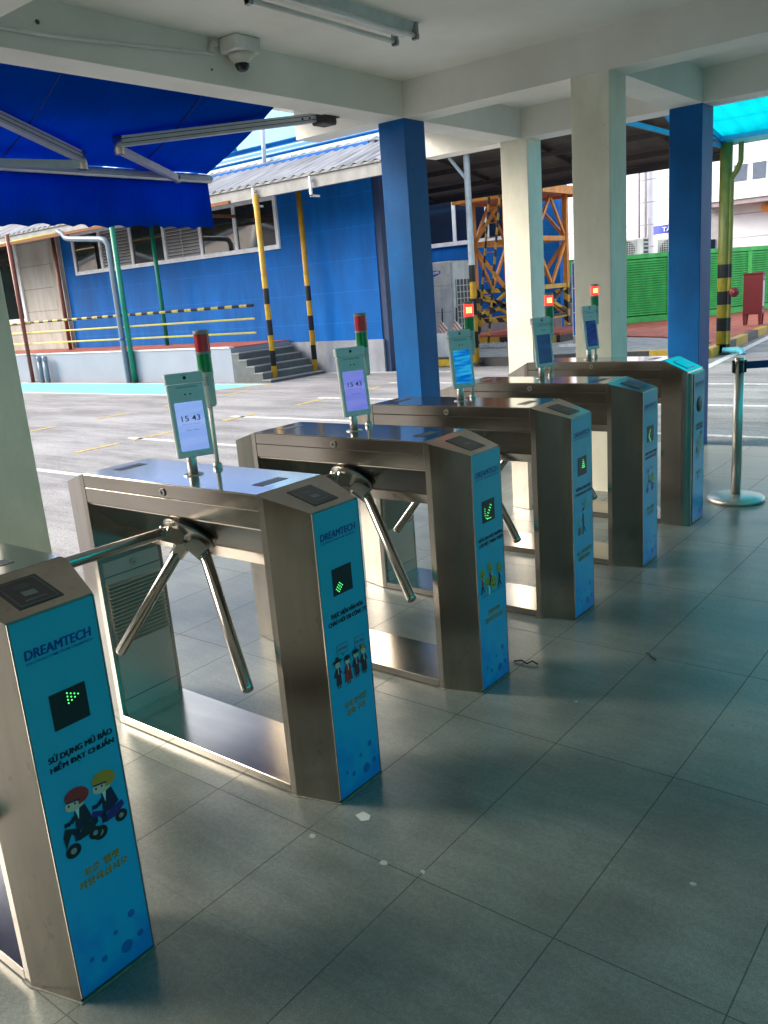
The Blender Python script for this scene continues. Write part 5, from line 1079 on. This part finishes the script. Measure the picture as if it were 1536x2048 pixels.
# second bay of the same canopy beside the hall (towards +x)
TD = empty('translucent_canopy', (2.65, 6.9, 3.3), 'turquoise translucent side canopy along the open side of the hall', 'canopy')
b = MB(); vs = []
for i in range(N + 1):
    y = -13.0 * i / N; h = .02 * math.sin(2 * math.pi * y / .26); vs += [(0, y, .0 + h), (12.7, y, -.35 + h)]
b.add(vs, [(2 * i, 2 * i + 1, 2 * i + 3, 2 * i + 2) for i in range(N)], 0, True); b.build('sheet', M['turqside'], TD)
b = MB()
for y in (0, -3.2, -6.4, -9.6, -12.9): b.bar((0, y, -.08), (12.7, y, -.43), .07, .09)
b.build('rafter', M['turqframe'], TD)
for y in (-.2, -6.4, -12.7):
    b = MB(); b.tube((11.3, y, -3.33), (11.3, y, -.4), .06, 14); b.build('post', M['turqframe'], TD)

BW = MB(); BW.box(15.5, 15.8, -14, 30, -.03, 5.4); BW.box(2.6, 15.5, -14.3, -14, -.03, 5.4); tag(BW.build('added_dark_wall', lines_mat('added dark wall siding', (.06, .10, .105), .8, axis=2, width=.03)), 'tall unseen wall added beyond the side canopy to keep out white light', 'wall')  # unseen wall added to hold back white light beyond the side canopy
# ================================================================== what the dock windows mirror: pavilion and trees
def pavilion(x, y, r_, label):
    PV = empty('pavilion', (x, y, 0), label, 'pavilion', 'tile roofed pavilions across the yard')
    b = MB(); ap = [(-.4, 0, 5.25), (.4, 0, 5.25)]; base = [(-r_, -r_, 3.0), (r_, -r_, 3.0), (r_, r_, 3.0), (-r_, r_, 3.0)]
    b.add(base + ap, [(0, 1, 5, 4), (1, 2, 5), (2, 3, 4, 5), (3, 0, 4), (3, 2, 1, 0)]); b.build('roof', corr_mat('tiled roof relief', (.11, .055, .06), .25, axis=0, dist=.08, rough=.5, var=.25), PV)
    b = MB()
    for p, q in ((0, 4), (3, 4), (1, 5), (2, 5)): b.tube(base[p], ap[q - 4], .12, 8)
    b.build('roof_hip', M['white'], PV)
    for sx in (-1, 1):
        for sy in (-1, 1): b = MB(); b.box(sx * r_ * .85 - .15, sx * r_ * .85 + .15, sy * r_ * .85 - .15, sy * r_ * .85 + .15, -.03, 3.02); b.build('pillar', M['white'], PV)
pavilion(-30.5, -4.5, 4.6, 'open pavilion with a hipped purple brown tile roof nearer the gate')
pavilion(-43.5, -5.5, 4.2, 'open pavilion with a hipped purple brown tile roof farther along the yard')
b = MB(); nn_, mm_ = 60, 10
for i in range(nn_ + 1):
    for j in range(mm_ + 1):
        x = -110 + 100 * i / nn_; t = j / mm_; y = -16 - 34 * t + 24 * max(0, (-45 - x) / 60); z = (13 + 3.0 * math.sin(i * .55) + 1.4 * math.sin(i * 1.7 + 1)) * math.sin(min(1, t * 2.2) * math.pi / 2) + .8 * random.random()
        b.v.append((x, y, z - 1.0))
for i in range(nn_):
    for j in range(mm_): b.f.append([i * (mm_ + 1) + j, (i + 1) * (mm_ + 1) + j, (i + 1) * (mm_ + 1) + j + 1, i * (mm_ + 1) + j + 1]); b.m.append(0); b.sm.append(True)
tag(b.build('backdrop_mound', mat('dark green backdrop', (.018, .040, .014), rough=.9, var=.7, scale=.9, bump=1.0, bscale=3)), kind='structure')  # unseen mound added as a dark backdrop for the dock window reflections
def tree(x, y, h, r_, label):
    T = empty('tree', (x, y, 0), label, 'tree', 'trees across the yard')
    b = MB(); b.tube((0, 0, -.03), (.1, .1, h * .45), .22, 10, .14); tops = []
    for k in range(6):
        a = k * 1.05; e = (r_ * .6 * math.cos(a), r_ * .6 * math.sin(a), h * (.62 + .05 * (k % 3))); b.tube((.1, .1, h * .42), e, .10, 7, .03); tops.append(e)
    b.build('trunk', M['bark'], T)
    b = MB(); cl = [(random.gauss(0, r_ * .5), random.gauss(0, r_ * .5), h * random.uniform(.45, .95), random.uniform(.5, 1.2)) for _ in range(34)]
    for cx, cy, cz, cr in cl:
        for _ in range(95):
            v = Vector((random.gauss(0, 1), random.gauss(0, 1), random.gauss(0, 1))).normalized() * cr * random.uniform(.5, 1); c = Vector((cx, cy, cz)) + v; s_ = random.uniform(.08, .17)
            u = Vector((random.gauss(0, 1), random.gauss(0, 1), random.gauss(0, 1))).normalized(); w = u.orthogonal().normalized()
            b.add([c - u * s_, c + w * s_ * .5, c + u * s_, c - w * s_ * .5], [(0, 1, 2, 3)])
    b.build('crown', M['leaf'], T)
for i, (x, y, h, r_) in enumerate(((-24, -12, 8, 3.0), (-31, -13, 9, 3.4), (-37.5, -10, 8, 3.0), (-44, -13, 9, 3.4), (-51, -9, 8.5, 3.2), (-17, -15, 9, 3.2), (-36, -17, 10, 3.6), (-58, -4, 9, 3.6))):
    tree(x, y, h, r_, ['leafy tree nearest behind the pavilion', 'tall leafy tree second behind the pavilion', 'leafy tree third behind the pavilion', 'broad leafy tree at the left of the yard', 'leafy tree at the far left of the yard', 'leafy tree at the right of the yard', 'tallest leafy tree at the back of the yard', 'lone broad tree at the far end of the yard'][i])
